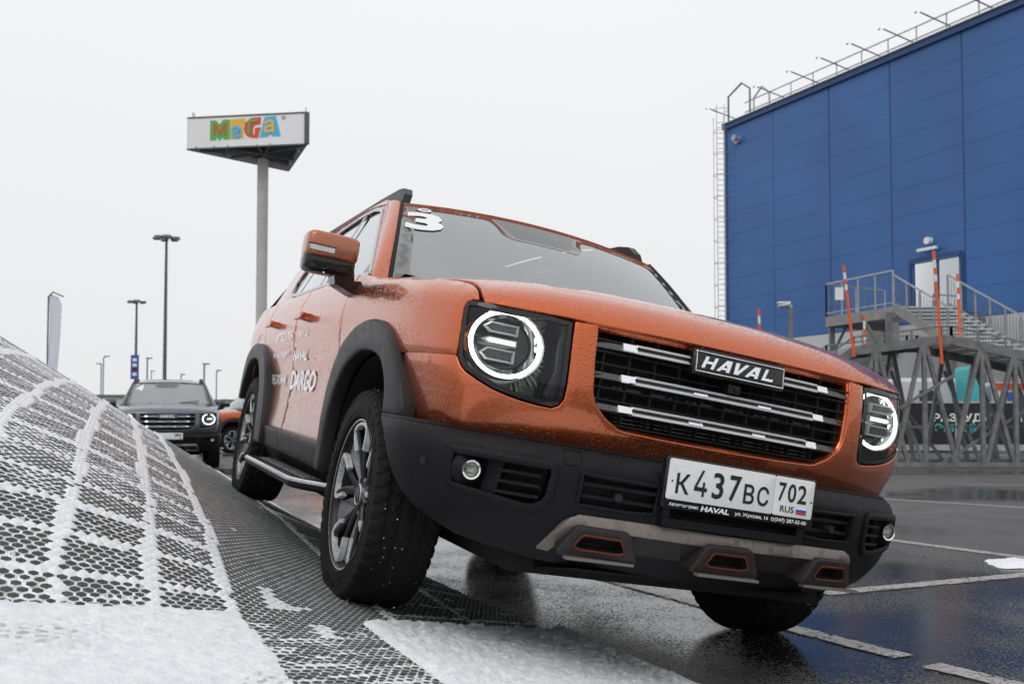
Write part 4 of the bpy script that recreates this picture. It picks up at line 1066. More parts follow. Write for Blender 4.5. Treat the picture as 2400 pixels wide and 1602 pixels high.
def roadpaint():
    m, nt, b = newmat('worn_road_paint')
    n = noise(nt, 26, 6, rough=.7); n2 = noise(nt, 90, 3); n3 = noise(nt, 5, 3)
    r = ramp(nt, n.outputs['Fac'], [(.30, (.25, .235, .22)), (.7, (.56, .53, .49))]); L(nt, r.outputs[0], b.inputs['Base Color'])
    b.inputs['Roughness'].default_value = .35
    bp = N(nt, 'ShaderNodeBump', Strength=.5, Distance=.004); L(nt, n2.outputs['Fac'], bp.inputs['Height']); L(nt, bp.outputs[0], b.inputs['Normal'])
    tr = N(nt, 'ShaderNodeBsdfTransparent'); mx = N(nt, 'ShaderNodeMixShader'); out = [q for q in nt.nodes if q.type == 'OUTPUT_MATERIAL'][0]
    w_ = math_(nt, 'ADD', math_(nt, 'MULTIPLY', n2.outputs['Fac'], .5), math_(nt, 'MULTIPLY', n.outputs['Fac'], .3)); w_ = math_(nt, 'ADD', w_, math_(nt, 'MULTIPLY', n3.outputs['Fac'], .25))
    st = nt.nodes.new('ShaderNodeMapRange'); L(nt, w_, st.inputs[0]); st.inputs[1].default_value = .44; st.inputs[2].default_value = .49
    L(nt, st.outputs[0], mx.inputs[0]); L(nt, tr.outputs[0], mx.inputs[1]); L(nt, b.outputs[0], mx.inputs[2]); L(nt, mx.outputs[0], out.inputs[0]); return m
M['line'] = roadpaint()
M['snow'] = snowmat()
b = MB(); R0 = [(-900, -60), (-60, -60), (60, -60), (900, -60)]
b.add([(-900, -80, 0), (900, -80, 0), (900, 1400, 0), (-900, 1400, 0)], [(0, 1, 2, 3)])
g = b.build('ground', M['asphalt']); tag(g, kind='structure')
FX_, FCY = 2274.67, 900.0; TH = math.radians(2.2658)
def gp(px, py, z=0):
    """asphalt point seen at a photo pixel (used once, to survey where things stand)"""
    d = np.array([(px - 1200) / FX_, math.cos(TH) - (py - FCY) / FX_ * -math.sin(TH) * -1, math.sin(TH) - (py - FCY) / FX_ * math.cos(TH)])
    d = np.array([(px - 1200) / FX_, math.cos(TH) + (py - FCY) / FX_ * math.sin(TH), math.sin(TH) - (py - FCY) / FX_ * math.cos(TH)])
    t = (z - HC) / d[2]; return np.array([0, 0, HC]) + d * t
def at(px, py, Y):
    d = np.array([(px - 1200) / FX_, math.cos(TH) + (py - FCY) / FX_ * math.sin(TH), math.sin(TH) - (py - FCY) / FX_ * math.cos(TH)])
    return np.array([0, 0, HC]) + d * (Y / d[1])
LN = empty('parking_lines', (0, 0, 0)); tag(LN, kind='structure')
def line(p0, p1, w=.11, z=.004, name='parking_line'):
    a = gp(*p0); c = gp(*p1); d = c - a; l = np.linalg.norm(d); d /= l; n = np.array([-d[1], d[0], 0]); k = max(2, int(l / .03)); V = []
    for i in range(k + 1):
        p = a + d * l * i / k; V += [p + n * (w / 2 + rng.uniform(-.006, .005)) + (0, 0, z), p - n * (w / 2 + rng.uniform(-.006, .005)) + (0, 0, z)]
    o = mk(name, V, [(2 * i, 2 * i + 1, 2 * i + 3, 2 * i + 2) for i in range(k)], M['line'], LN, 60); return o
line((2060, 1262), (2500, 1320)); line((1930, 1391), (2500, 1338), .11); line((2040, 1167), (2450, 1193), .12)
line((1380, 1345), (1843, 1470), .10, .006); line((1843, 1470), (2118, 1540), .10, .005); line((2180, 1560), (2500, 1637), .10, .006)
line((2250, 1135), (2500, 1139), .1); line((560, 1095), (660, 1100), .1)
# a few strips of slush
def snowpatch(c, r, name, label, sd=0, h=.02):
    rr = np.random.default_rng(sd); n = 40; rings = []; ph = rr.uniform(0, 6, 4)
    for k in range(9):
        t = k / 8; row = []
        for i in range(n):
            a = 2 * PI * i / n; e = 1 + .22 * math.sin(2 * a + ph[0]) + .13 * math.sin(5 * a + ph[1]) + .08 * math.sin(9 * a + ph[2])
            row.append((c[0] + r[0] * t * e * math.cos(a), c[1] + r[1] * t * e * math.sin(a), .003 + h * (1 - t ** 2) + (rr.uniform(0, h * .5) if 0 < k < 8 else 0)))
        rings.append(row)
    b = MB(); b.grid(rings, wrap=True); o = b.build(name, M['snow'], None, 80); return tag(o, label, 'snow')
snowpatch(gp(2385, 1322)[:2], (.17, .20), 'snow_patch', 'small patch of snow between the painted parking lines at the right edge', 3)
# ------------------------------------------------------------------ mesh ramp
P0 = np.array([.162, 3.89]); BK = np.array([-.4066, .9137]); LT_ = np.array([-.9137, -.4066]); SKW = .70
gq = ([-4, 0, .42, 1.2, 2.1, 3.1, 4.2, 5.2, 6.2, 7.2, 8.2, 9.0], [.235, .245, .272, .355, .435, .500, .580, .635, .60, .45, .22, .0])
_q = np.linspace(-4, 9, 400); _g = np.interp(_q, *gq)
for _ in range(60): _g[1:-1] = (_g[:-2] + 2 * _g[1:-1] + _g[2:]) / 4
_gh = np.interp(_q, [-4, 0, .3, .6, 1.0, 1.6, 2.4, 3.5, 5.2, 6.2, 7.2, 8.2, 9.0], [.235, .245, .305, .355, .402, .458, .513, .572, .635, .60, .45, .22, .0])
for _ in range(4): _gh[1:-1] = (_gh[:-2] + 2 * _gh[1:-1] + _gh[2:]) / 4
_arc = np.concatenate([[0], np.cumsum(np.hypot(np.diff(_q), 1.55 * np.diff(_gh)))]); _arc -= np.interp(0, _q, _arc)   # length along the curved sheet
def RS(u, q, h=0):
    """point on the ramp: u across (0 = low side), q along the driving direction away from the camera"""
    u = np.asarray(u, float); q = np.asarray(q, float); q = np.interp(q, _arc, _q); u = u * (1 - .024 * np.clip(q, 0, 9)); w_ = np.clip((u - .88) / .9, 0, 1); w_ = w_ * w_ * (3 - 2 * w_); g = np.interp(q, _q, _g) * (1 - w_) + np.interp(q, _q, _gh) * w_; s = q - SKW * u
    x = P0[0] + BK[0] * s + LT_[0] * u; y = P0[1] + BK[1] * s + LT_[1] * u
    return np.stack([x, y, np.maximum(u, 0) * g + .012 + h], -1)
def hmesh(name, col1, r, m, bump=.5):
    mm, nt, b = newmat(name)
    n = noise(nt, 22, 5); rr = ramp(nt, n.outputs['Fac'], [(.35, col1), (.65, tuple(min(1, c * 1.6) for c in col1))]); L(nt, rr.outputs[0], b.inputs['Base Color'])
    b.inputs['Roughness'].default_value = r; b.inputs['Metallic'].default_value = m; return mm
M['galv'] = hmesh('galvanised_mesh', (.44, .455, .46), .5, .2); M['galv_dark'] = hmesh('dark_mesh', (.075, .076, .076), .55, .2)
M['frost'] = snowmat('frost', .5); M['mud'] = hmesh('mud_film', (.10, .097, .09), .6, .1)
ramp_ = empty('mesh_ramp', (P0[0], P0[1], 0))
tag(ramp_, 'big honeycomb mesh ramp sloping up to the left, snow on its ribs', 'ramp')
RO = np.array([P0[0], P0[1], 0.])
ULINES = [.0, .39, .80, 1.13, 1.36, 1.56, 1.775, 2.01, 2.29, 2.62, 3.0]
PITCH = .0285; RH = PITCH / math.sqrt(3)
def track(u, q): # 0 snowy .. 1 swept clean by the wheels
    c = .93 + .5 * .5; return 1 - min(1, max(0, (abs(u - 1.19) - .22) / .07))
vn = np.random.default_rng(11).uniform(0, 1, (80, 80))
def vnoise(x, y):
    x = np.asarray(x, float) % 78; y = np.asarray(y, float) % 78; i = x.astype(int); j = y.astype(int); fx = x - i; fy = y - j; fx = fx * fx * (3 - 2 * fx); fy = fy * fy * (3 - 2 * fy)
    return (vn[i, j] * (1 - fx) + vn[i + 1, j] * fx) * (1 - fy) + (vn[i, j + 1] * (1 - fx) + vn[i + 1, j + 1] * fx) * fy
def swept(u):   # clean wheel track across the ramp
    return np.clip((1.44 - u) / .08, 0, 1) * np.clip((u - .78) / .08, 0, 1)
def hexsheet(u0, u1, q0, q1, parent, name, kind=None):
    i0 = int(u0 / PITCH) - 1; nu = int((u1 - u0) / PITCH) + 3; nq = int((q1 - q0) / (RH * 1.5)) + 1
    ii, jj = np.meshgrid(np.arange(nu), np.arange(nq), indexing='ij'); j0 = int(round(q0 / (RH * 1.5)))
    cu = ((ii + i0 + .5) * PITCH + ((jj + j0) % 2) * PITCH * .5).ravel(); cq = ((jj + j0) * RH * 1.5).ravel()
    ok = (cu < u1) & (cu >= u0); cu = cu[ok]; cq = cq[ok]; n = len(cu)
    ang = np.arange(6) * PI / 3 + PI / 6
    # snow cover of every cell
    sn = vnoise(cu * 7 + 3, cq * 5) * .55 + vnoise(cu * 31, cq * 29) * .55
    cover = np.clip((sn - .50 + .10 * (cq > .9) * (cu > 1.4)) * 1.5, 0, 1) * (1 - swept(cu)) * np.clip((cu - .9) * 2.0, .15, 1) + (cq < 0) * np.clip(vnoise(cu * 14, cq * 30) * 1.3 - .35, 0, .85)
    # snow fills whole cells along the carrier beams
    rid = np.zeros(n)
    for ul in ULINES[1:-1]:
        if .85 < ul < 1.3: continue
        wl = (.015 if ul > 1.3 else .013) * (.75 + .5 * vnoise(cq * 6 + ul * 50, cu * 0 + ul * 9)) * (1 + .06 * cq); rid = np.maximum(rid, (np.abs(cu - ul - .008 * np.sin(cq * 5)) < wl) * (1.0 if ul > 1.3 else .6))
    for q_ in QB[1:-2]:
        wl = (.009 + .008 * vnoise(cu * 9 + q_ * 7, cu * 0 + 3)) * np.where(cu > 1.35, 1.1, .8); rid = np.maximum(rid, (np.abs(cq - q_) < wl) * np.where(cu > 1.38, 1.0, np.where(cu < .8, .5, 0)))
    cover = np.maximum(cover, rid * .95)
    rin = .87 - .20 * cover - .04 * vnoise(cu * 40, cq * 40)
    outer = [RS(cu + RH * np.cos(a), cq + RH * np.sin(a), .0) for a in ang]
    top = []; bot = []
    lift = .0015 + .006 * cover
    for a in ang:
        k = rin * (1 - .10 * rng.random(n))
        top.append(RS(cu + RH * k * np.cos(a), cq + RH * k * np.sin(a), .0) + np.stack([0 * lift, 0 * lift, lift], -1))
        bot.append(RS(cu + RH * k * 1.0 * np.cos(a), cq + RH * k * 1.0 * np.sin(a), -.030))
    ctr_ = RS(cu, cq, 0) + np.stack([0 * lift, 0 * lift, lift + .003 + .006 * rid * rng.random(n)], -1)
    V = np.stack(outer + top + bot + [ctr_], 1).reshape(-1, 3) - RO; base = np.arange(n)[:, None, None] * 19
    F = []
    for k in range(6):
        k2 = (k + 1) % 6; F.append([k, k2, 6 + k2, 6 + k]); F.append([6 + k, 6 + k2, 12 + k2, 12 + k])
    F = (np.array(F)[None] + base).reshape(-1, 4)
    cv = np.repeat(cover[:, None], 12, 1).ravel(); rnd = rng.random(len(F)); side = np.tile([0, 1], 6 * n).reshape(-1)
    sw = np.repeat(swept(cu)[:, None], 12, 1).ravel()
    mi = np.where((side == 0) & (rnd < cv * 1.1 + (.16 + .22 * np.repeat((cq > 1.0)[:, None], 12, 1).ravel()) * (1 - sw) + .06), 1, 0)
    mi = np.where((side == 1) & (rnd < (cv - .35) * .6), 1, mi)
    mi = np.where((mi == 0) & (side == 1), 2, mi)  # inner cell walls: hole shade and grime put into one dark colour
    # snow plugs closing some cells
    plug = np.where((cover > .86) & (rng.random(n) < .5) | (rid > 0) & (rng.random(n) < .35 + .6 * rid) | (sw[::12] > .5) & (vnoise(cu * 9, cq * 6) > .93))[0]
    lp = F.ravel(); sizes = np.full(len(F), 4); 
    pl = np.array([[6 + k, 6 + (k + 1) % 6, 18] for k in range(6)]).reshape(1, -1) + plug[:, None] * 19
    loops = np.concatenate([lp, pl.ravel()]); sizes = np.concatenate([sizes, np.full(len(plug) * 6, 3)]); mi = np.concatenate([mi, np.ones(len(plug) * 6, int)])
    o = mkfast(name, V, loops, sizes, [M['galv'], M['frost'], M['galv_dark']], mi, parent)
    if kind: o['kind'] = kind
    return o
Q1 = 7.6
QB = [0.0, .20, .41, .63, .87, 1.13, 1.42, 1.76, 2.16, 2.62, 3.15, 3.8, 4.6, 5.5, 6.5, 7.6]
def mound(name, path, w, h, seed, parent, mat, nseg_len=.012, edge=.4):
    """lumpy snow lying along a beam; path(t) -> (u,q), t in metres"""
    rr = np.random.default_rng(seed); L0, f = path; n = int(L0 / nseg_len); W_ = 9; rows = []
    nA = rr.uniform(0, 1, n + 1); nB = rr.uniform(0, 1, n + 1)
    for k in range(3): nA = (np.roll(nA, 1) + 2 * nA + np.roll(nA, -1)) / 4; nB = (np.roll(nB, 1) + 2 * nB + np.roll(nB, -1)) / 4
    V = []; F = []
    for i in range(n + 1):
        u, q, du, dq, ws = f(i / n)
        wl = w * ws * (.80 + .9 * (nA[i] - .3)); wr = w * ws * (.80 + .9 * (nB[i] - .3))
        for k in range(W_):
            t = -1 + 2 * k / (W_ - 1); ww = (wl if t < 0 else wr) * t
            bump = h * ws * (1 - t * t) ** .5 * (.45 + 1.0 * rr.random()) if abs(t) < 1 else -.004; ww *= 1 + .35 * (rr.random() - .5)
            V.append(RS(u + du * ww, q + dq * ww, 0.003) + np.array([0, 0, bump]) - RO)
    for i in range(n):
        for k in range(W_ - 1): F.append((i * W_ + k, i * W_ + k + 1, (i + 1) * W_ + k + 1, (i + 1) * W_ + k))
    o = mk(name, V, F, mat, parent, 80); return o
# mesh panels between the long beams
for i in range(len(ULINES) - 1):
    hexsheet(ULINES[i], ULINES[i + 1], 0.0, 6.4 if ULINES[i] < 1.7 else 5.6, ramp_, 'mesh_panel')
# carrier beams and legs underneath
b = MB()
for u in ULINES:
    for q0, q1 in zip(QB[:-1], QB[1:]):
        a, c = RS(u, q0, -.045), RS(u, q1, -.045)
        b = MB(); b.bar(a - RO, c - RO, .04, .05); b.build('carrier_beam', M['galv_dark'], ramp_)
for q in QB[1:]:
    b = MB(); b.tube([RS(u_, q, -.085) - RO for u_ in np.linspace(.05, 3.0, 14)], .025, 4); b.build('cross_beam', M['galv_dark'], ramp_)
    for u in (1.13, 2.05, 3.0):
        p = RS(u, q, -.09) - RO
        if p[2] > .12: b = MB(); b.bar(p, (p[0], p[1], 0), .05); b.build('leg', M['galv_dark'], ramp_)
# snow lying along the long beams
for i, u in enumerate([]):
    if .85 < u < 1.35: continue
    wd = .034 if u > 1.3 else .026
    ln = 6.0
    mound('snow_ridge', (5.4, lambda t, u=u: (u + .012 * math.sin(t * 30), t * 5.4, 1, 0, (1.0 if u > 1.3 else .7) * (1 + .1 * t))), wd * .8, .008 if u > 1.3 else .008, 100 + i, ramp_, M['frost'] if u < 1.3 else M['snow'])
for j, q in enumerate([]):
    for a, c in ((1.50, 2.98),):
        mound('snow_ridge', (c - a, lambda t, q=q, a=a, c=c: (a + (c - a) * t, q, 0, 1, 1)), .026, .013, 200 + j, ramp_, M['snow'])
    if q < 2: mound('snow_ridge', (.80, lambda t, q=q: (.02 + .78 * t, q, 0, 1, .9)), .020, .008, 300 + j, ramp_, M['frost'])
# lower apron plate: pressed mesh, nearly filled with snow, with the swept wheel track
def apron(u0, u1, q0, q1, name, mats, fn, step_u=.010, step_q=.012):
    nu = int((u1 - u0) / step_u); nq = int((q1 - q0) / step_q)
    U, Q = np.meshgrid(np.linspace(u0, u1, nu + 1), np.linspace(q0, q1, nq + 1), indexing='ij')
    h, mi = fn(U, Q); V = (RS(U, Q, 0) + np.stack([0 * h, 0 * h, h], -1) - RO).reshape(-1, 3)
    idx = np.arange((nu + 1) * (nq + 1)).reshape(nu + 1, nq + 1)
    F = np.stack([idx[:-1, :-1], idx[1:, :-1], idx[1:, 1:], idx[:-1, 1:]], -1).reshape(-1, 4)
    # orientation: u runs left, q runs away -> flip to face up
    F = F[:, ::-1]
    mid = mi[:-1, :-1].ravel()
    return mkfast(name, V, F.ravel(), np.full(len(F), 4), mats, mid, ramp_, True)
def snowy(U, Q):
    wob = .06 * (vnoise(U * 6, Q * 6) - .5)
    # dimples over the mesh openings, rows staggered
    row = Q / .0247; ph = np.sin(row * 2 * PI); col = np.sin((U / .057 + .5 * (np.floor(row) % 2)) * 2 * PI)
    dim = np.clip(ph, 0, 1) * np.clip(col + .35, 0, 1) * np.clip((vnoise(U * 5 + 9, Q * 5) - .22) * 2.2, .15, 1)
    n1 = vnoise(U * 45, Q * 45); n2 = vnoise(U * 130, Q * 130)
    h = .014 + .006 * n1 + .005 * n2 - .016 * dim + .005 * vnoise(U * 9, Q * 9)
    mi = (dim + .35 * n2 + .25 * np.clip((1.62 - U) / .2, 0, 1) > .92).astype(int)
    return h, mi
def fluffy(U, Q):
    h = .003 + .012 * vnoise(U * 34, Q * 34) + .013 * vnoise(U * 95, Q * 95) + .006 * vnoise(U * 11, Q * 11)
    h = h * np.clip((U + .10) / .04, .1, 1) * np.clip((.955 - U) / .03, .1, 1); return h, np.zeros(U.shape, int)
def swept_(U, Q):
    row = Q / .034; slat = np.abs(((row % 1) - .5) * 2)           # pressed ridges running across the track
    st = np.sin((U / .075 + .5 * (np.floor(row) % 2)) * 2 * PI)
    h = .003 + .007 * slat * (.6 + .4 * st)
    lay = vnoise(U * 12 + 5, Q * 60) * .55 + vnoise(U * 40, Q * 240) * .45 + .25 * np.clip((U - 1.22) / .15, 0, 1)
    snow = (slat > .30) & (lay > .56)
    rust = vnoise(U * 30, Q * 40) > .72
    mi = np.where(snow, 1, np.where((slat < .42) & (st > -.55) | rust & (U < .97), 2, 0)); h = h + np.where(snow, .005 + .004 * vnoise(U * 150, Q * 150), 0); return h, mi
apron(1.355, 3.0, -2.9, .01, 'apron_snow', [M['snow'], M['galv']], snowy)
hexsheet(.925, 1.375, -2.9, 0.0, ramp_, 'apron_plate')
apron(-.10, .95, -2.9, .02, 'apron_snow', [M['snow']], fluffy)
# ragged snow strip where mesh meets apron
mound('snow_ridge', (1.5, lambda t: (1.46 + 1.5 * t, .0, 0, 1, 1)), .020, .010, 410, ramp_, M['snow'])
mound('snow_ridge', (.95, lambda t: (.03 + .85 * t, .02, 0, 1, 1)), .018, .006, 411, ramp_, M['snow'])
b = MB(); b.bar(RS(-.10, 0, -.02) - RO, RS(-.10, -2.9, -.02) - RO, .03, .03); b.build('edge_beam', M['galv_dark'], ramp_)
# ------------------------------------------------------------------ blue warehouse
def facade(name, col):
    m, nt, b = newmat(name)
    n = noise(nt, .25, 4); r = ramp(nt, n.outputs['Fac'], [(.3, tuple(c * .88 for c in col)), (.7, tuple(c * 1.12 for c in col))]); L(nt, r.outputs[0], b.inputs['Base Color'])
    b.inputs['Roughness'].default_value = .38; b.inputs['Specular IOR Level'].default_value = .5
    n2 = noise(nt, 1.2, 2); bp = N(nt, 'ShaderNodeBump', Strength=.12, Distance=.02); L(nt, n2.outputs['Fac'], bp.inputs['Height']); L(nt, bp.outputs[0], b.inputs['Normal']); return m
M['bluewall'] = facade('blue_sandwich_panel', (.030, .125, .36)); M['whitewall'] = facade('white_panel', (.55, .56, .57))
M['bluetrim'] = simple('blue_trim', (.012, .055, .18), .4); M['steel'] = simple('painted_steel_grey', (.17, .175, .18), .5, .2, nscale=6, namp=.3)
M['galvs'] = simple('galvanised_steel', (.42, .44, .46), .42, .5, nscale=8, namp=.2); M['concrete'] = simple('concrete', (.28, .28, .27), .8, nscale=3)
M['orangepole'] = simple('orange_pole', (.75, .11, .02), .45); M['whitepole'] = simple('white_tape', (.75, .74, .72), .4)
M['banner'] = simple('black_banner', (.012, .012, .014), .5); M['teal'] = simple('teal_print', (.05, .42, .46), .5)
M['doorglass'] = glass('door_glass', (.35, .40, .42), .35)
Vd = np.array([-.501, 1., 0]) ; Vd /= np.linalg.norm(Vd); Wn = np.array([-Vd[1], Vd[0], 0.])   # Wn faces the camera side
if np.dot(Wn, [-18.5, -42, 0]) < 0: Wn = -Wn
B0 = np.array([18.5, 42.0 * 1.0, 0]) 
def bw(k, z, o=0): return B0 + np.array([-.501, 1, 0]) * k + np.array([0, 0, z]) + Wn * o
BZ0, BZ1 = 5.25, 17.55
house = empty('blue_warehouse', tuple(bw(12.6, 0))); HO = np.array(bw(12.6, 0)); tag(house, 'tall windowless blue panel warehouse with roof railing at the right', 'building')
def hb_(b, name, mat, par=None, ang=30):
    b.V = [tuple(np.array(v) - HO) for v in b.V]; return b.build(name, mat, par or house, ang)
# backing core
b = MB(); A_ = [bw(12.6, 0, -.12), bw(-16, 0, -.12), bw(-16, 0, -22), bw(12.6, 0, -22)]; T_ = [p + (0, 0, BZ1 - .1) for p in A_]
b.add(A_ + T_, [(0, 1, 5, 4), (1, 2, 6, 5), (2, 3, 7, 6), (3, 0, 4, 7), (4, 5, 6, 7)]); hb_(b, 'wall_core', M['bluetrim'])
ks = [12.6, 9.15, 5.57, 2.17, -1.27, -4.7, -8.1, -11.5, -15.0]; rows_ = 10; hz = (BZ1 - BZ0) / rows_
dk0, dk1, dz1 = None, None, None
kk = lambda px: (18.5 - (px - 1200) / 2275 * 42.0) / (.501 + (px - 1200) / 2275)
DK0, DK1 = kk(2262), kk(2142)      # door opening
for i in range(len(ks) - 1):
    for j in range(rows_):
        a, c = ks[i] - .012, ks[i + 1] + .012; z0, z1 = BZ0 + j * hz + .002, BZ0 + (j + 1) * hz - .002
        segs = [(a, c)]
        if z0 < 8.0 and c < DK1 and a > DK0: segs = [(a, DK1 + .02), (DK0 - .02, c)] if j < 2 else segs
        for a2, c2 in segs:
            if a2 - c2 < .05: continue
            b = MB(); e = .003
            V = []
            for o, ee in ((-.06, 0), (.012, 0), (.02, e)): V += [bw(a2 - ee, z0 + ee, o), bw(c2 + ee, z0 + ee, o), bw(c2 + ee, z1 - ee, o), bw(a2 - ee, z1 - ee, o)]
            b.add(V, [(0, 1, 5, 4), (1, 2, 6, 5), (2, 3, 7, 6), (3, 0, 4, 7), (4, 5, 9, 8), (5, 6, 10, 9), (6, 7, 11, 10), (7, 4, 8, 11), (8, 9, 10, 11)]); hb_(b, 'wall_panel', M['bluewall'])
for k in ks[2:-1] : b = MB(); b.bar(bw(k, BZ0, .0), bw(k, BZ1, .0), .10, .05); hb_(b, 'vertical_joint', M['bluetrim'])
for i in range(len(ks) - 1):
    b = MB(); V = []
    for z0, z1 in ((0, BZ0 - .02),):
        V = [bw(ks[i] - .01, z0, .0), bw(ks[i + 1] + .01, z0, .0), bw(ks[i + 1] + .01, z1, .0), bw(ks[i] - .01, z1, .0)]
    b.add(V, [(0, 1, 2, 3)]); hb_(b, 'white_wall_panel', M['whitewall'])
b = MB(); b.bar(bw(12.75, BZ1 + .05, .02), bw(-16, BZ1 + .05, .02), .30, .28); hb_(b, 'parapet', M['bluetrim'])
b = MB(); b.bar(bw(12.75, BZ1 + .22, .0), bw(-16, BZ1 + .22, .0), .5, .05); hb_(b, 'coping', M['galvs'])
b = MB(); b.bar(bw(12.6, 0, .02), bw(12.6, BZ1, .02), .14, .12); hb_(b, 'corner_trim', M['bluetrim'])
# roof railing
for h in (.55, 1.1):
    b = MB(); b.bar(bw(11.8, BZ1 + .2 + h, -.6), bw(-15, BZ1 + .2 + h, -.6), .05); hb_(b, 'roof_rail_bar', M['galvs'])
k = 11.4
while k > -15:
    b = MB(); b.bar(bw(k, BZ1 + .1, -.6), bw(k, BZ1 + 1.33, -.6), .05); hb_(b, 'roof_rail_post', M['galvs']); k -= 1.45
# floodlight arms over the parapet
FLN = ['leftmost, above the caged ladder', 'second from the ladder corner', 'third from the ladder corner', 'fourth from the ladder corner', 'fifth from the ladder corner', 'sixth from the ladder corner', 'highest one wholly in the frame', 'cut off by the top of the frame']
for px, py in ((1655, 256), (1767, 200), (1845, 168), (1915, 135), (1987, 102), (2062, 65), (2148, 20), (2245, -26)):
    k = kk(px + 70 + (px - 1655) * .045)
    f = empty('floodlight', tuple(bw(k, BZ1 + .35, -.3))); tag(f, 'slim roof-edge floodlight arm of the blue warehouse, ' + FLN.pop(0), 'floodlight', 'floodlight arms along the warehouse roof')
    fo_ = np.array(bw(k, BZ1 + .35, -.3)); a = bw(k, BZ1 + .35, -.5) - fo_; e = bw(k + .2, BZ1 + .80, 1.5) - fo_
    b = MB(); b.bar(a, e, .045); b.build('arm', M['steel'], f); b = MB(); b.bar(e - (.15, 0, .03), e + np.array([-.20, 0, .02]), .12, .07); b.build('lamp_head', M['galvs'], f)
# caged ladder at the far corner
ld = empty('caged_ladder', tuple(bw(13.2, 5, .2))); lo_ = np.array(bw(13.2, 5, .2)); tag(ld, 'caged steel roof ladder running up the left edge of the blue warehouse', 'ladder')
def lb(b, name, mat=None): b.V = [tuple(np.array(v) - lo_) for v in b.V]; return b.build(name, mat or M['galvs'], ld)
side_ = -np.array([-.501, 1, 0]) * 0
lx = lambda dx, dy, z: bw(12.85, z, 0) + np.array([-dx + .38, dy, 0])
for dx in (.28, .72): b = MB(); b.tube([lx(dx, .1, 1.5), lx(dx, .1, BZ1 + 1.5)], .02, 6); lb(b, 'ladder_rail')
z = 1.8
while z < BZ1 + .5: b = MB(); b.tube([lx(.28, .1, z), lx(.72, .1, z)], .018, 5); lb(b, 'rung'); z += .30
z = 3.6
while z < BZ1 + 1.2:
    b = MB(); b.tube([lx(.28, .1, z), lx(.10, -.25, z), lx(.25, -.62, z), lx(.6, -.70, z), lx(.95, -.55, z), lx(1.0, -.2, z), lx(.72, .1, z)], .018, 5); lb(b, 'cage_hoop'); z += 1.25
for dx, dy in ((.10, -.25), (.5, -.70), (1.0, -.35)): b = MB(); b.tube([lx(dx, dy, 3.6), lx(dx, dy, BZ1 + .6)], .02, 5); lb(b, 'cage_bar')
b = MB(); b.tube([bw(12.3, BZ1, .1), bw(12.3, BZ1 + 1.7, .1), bw(11.6, BZ1 + 2.3, -.2), bw(11.2, BZ1 + 1.9, -.4), bw(11.2, BZ1 + .3, -.4)], .06, 6); lb(b, 'grab_hoop', M['steel'])
b = MB(); b.tube([bw(10.8, BZ1 + .3, -.3), bw(10.8, BZ1 + 1.2, -.3), bw(10.3, BZ1 + 1.7, -.4), bw(9.8, BZ1 + 1.2, -.4), bw(9.8, BZ1 + .3, -.4)], .05, 6); lb(b, 'grab_hoop')
wl = empty('wall_lamp', tuple(bw(kk(1738), 16.6, .1))); tag(wl, 'small round wall lamp high on the left end of the blue wall', 'lamp')
b = MB(); b.cyl((0, 0, 0), Wn, .22, .22, 14); b.cyl(Wn * .2 + (0, 0, .08), Wn, .17, .22, 12); b.build('lamp_body', M['galvs'], wl)
# door in the wall above the stair
dr = empty('glass_double_door', tuple(bw((DK0 + DK1) / 2, 5.5))); do = np.array(bw((DK0 + DK1) / 2, 5.5)); tag(dr, 'pale glazed double door in blue frame at the top of the stairs', 'door')
zt_ = (990 - 600) / 2275 * 42 + .85
def db(b, name, mat): b.V = [tuple(np.array(v) - do) for v in b.V]; return b.build(name, mat, dr)
b = MB(); dm = (DK0 + DK1) / 2
for a, c in (((DK0, 5.45), (DK0, zt_)), ((DK1, 5.45), (DK1, zt_)), ((DK0, zt_), (DK1, zt_))): b.bar(bw(a[0], a[1], .03), bw(c[0], c[1], .03), .16, .16)
db(b, 'door_frame', M['bluetrim'])
for a, c in ((DK0 + .06, dm - .03), (dm + .03, DK1 - .06)):
    b = MB(); b.add([bw(a, 5.5, .04), bw(c, 5.5, .04), bw(c, zt_ - .1, .04), bw(a, zt_ - .1, .04)], [(0, 1, 2, 3)]); db(b, 'door_pane', M['doorglass'])
    b = MB()
    for p, q in (((a, 5.5), (a, zt_ - .1)), ((c, 5.5), (c, zt_ - .1)), ((a, zt_ - .12), (c, zt_ - .12)), ((a, 5.6), (c, 5.6))): b.bar(bw(*p, .05), bw(*q, .05), .22, .05)
    db(b, 'leaf_frame', M['bluewall'])
b = MB(); b.add([bw(DK0, 5.45, -.02), bw(DK1, 5.45, -.02), bw(DK1, zt_, -.02), bw(DK0, zt_, -.02)], [(0, 1, 2, 3)]); db(b, 'door_back', simple('door_interior', (.30, .36, .40), .7))
wl2 = empty('door_lamp', tuple(bw(kk(2188), zt_ + .45, .15))); tag(wl2, 'white lamp and tube light mounted above the glazed door', 'lamp')
b = MB(); b.cyl((0, 0, .3), Wn, .16, .25, 12); b.build('lamp_bulb', M['white'], wl2); b = MB(); b.bar(-Vd * .55 + Wn * .15 + (0, 0, -.08), Vd * .45 + Wn * .15 + (0, 0, -.08), .13); b.build('tube_light', M['white'], wl2)
# ------------------------------------------------------------------ emergency stair in front of the door
st = empty('steel_staircase', tuple(at(2100, 1000, 38)[:2]) + (0,)); sto = np.array(st.location); tag(st, 'grey steel stair with snowy treads climbing to the glazed door', 'staircase')
def sb_(b, name, mat=None): b.V = [tuple(np.array(v) - sto) for v in b.V]; return b.build(name, mat or M['galvs'], st)
YS = 37.0
def sp_(px, py, dy=0): 
    p = at(px, py, YS); return p + np.array([0, dy, 0])
PLz = sp_(2094, 722)[2]
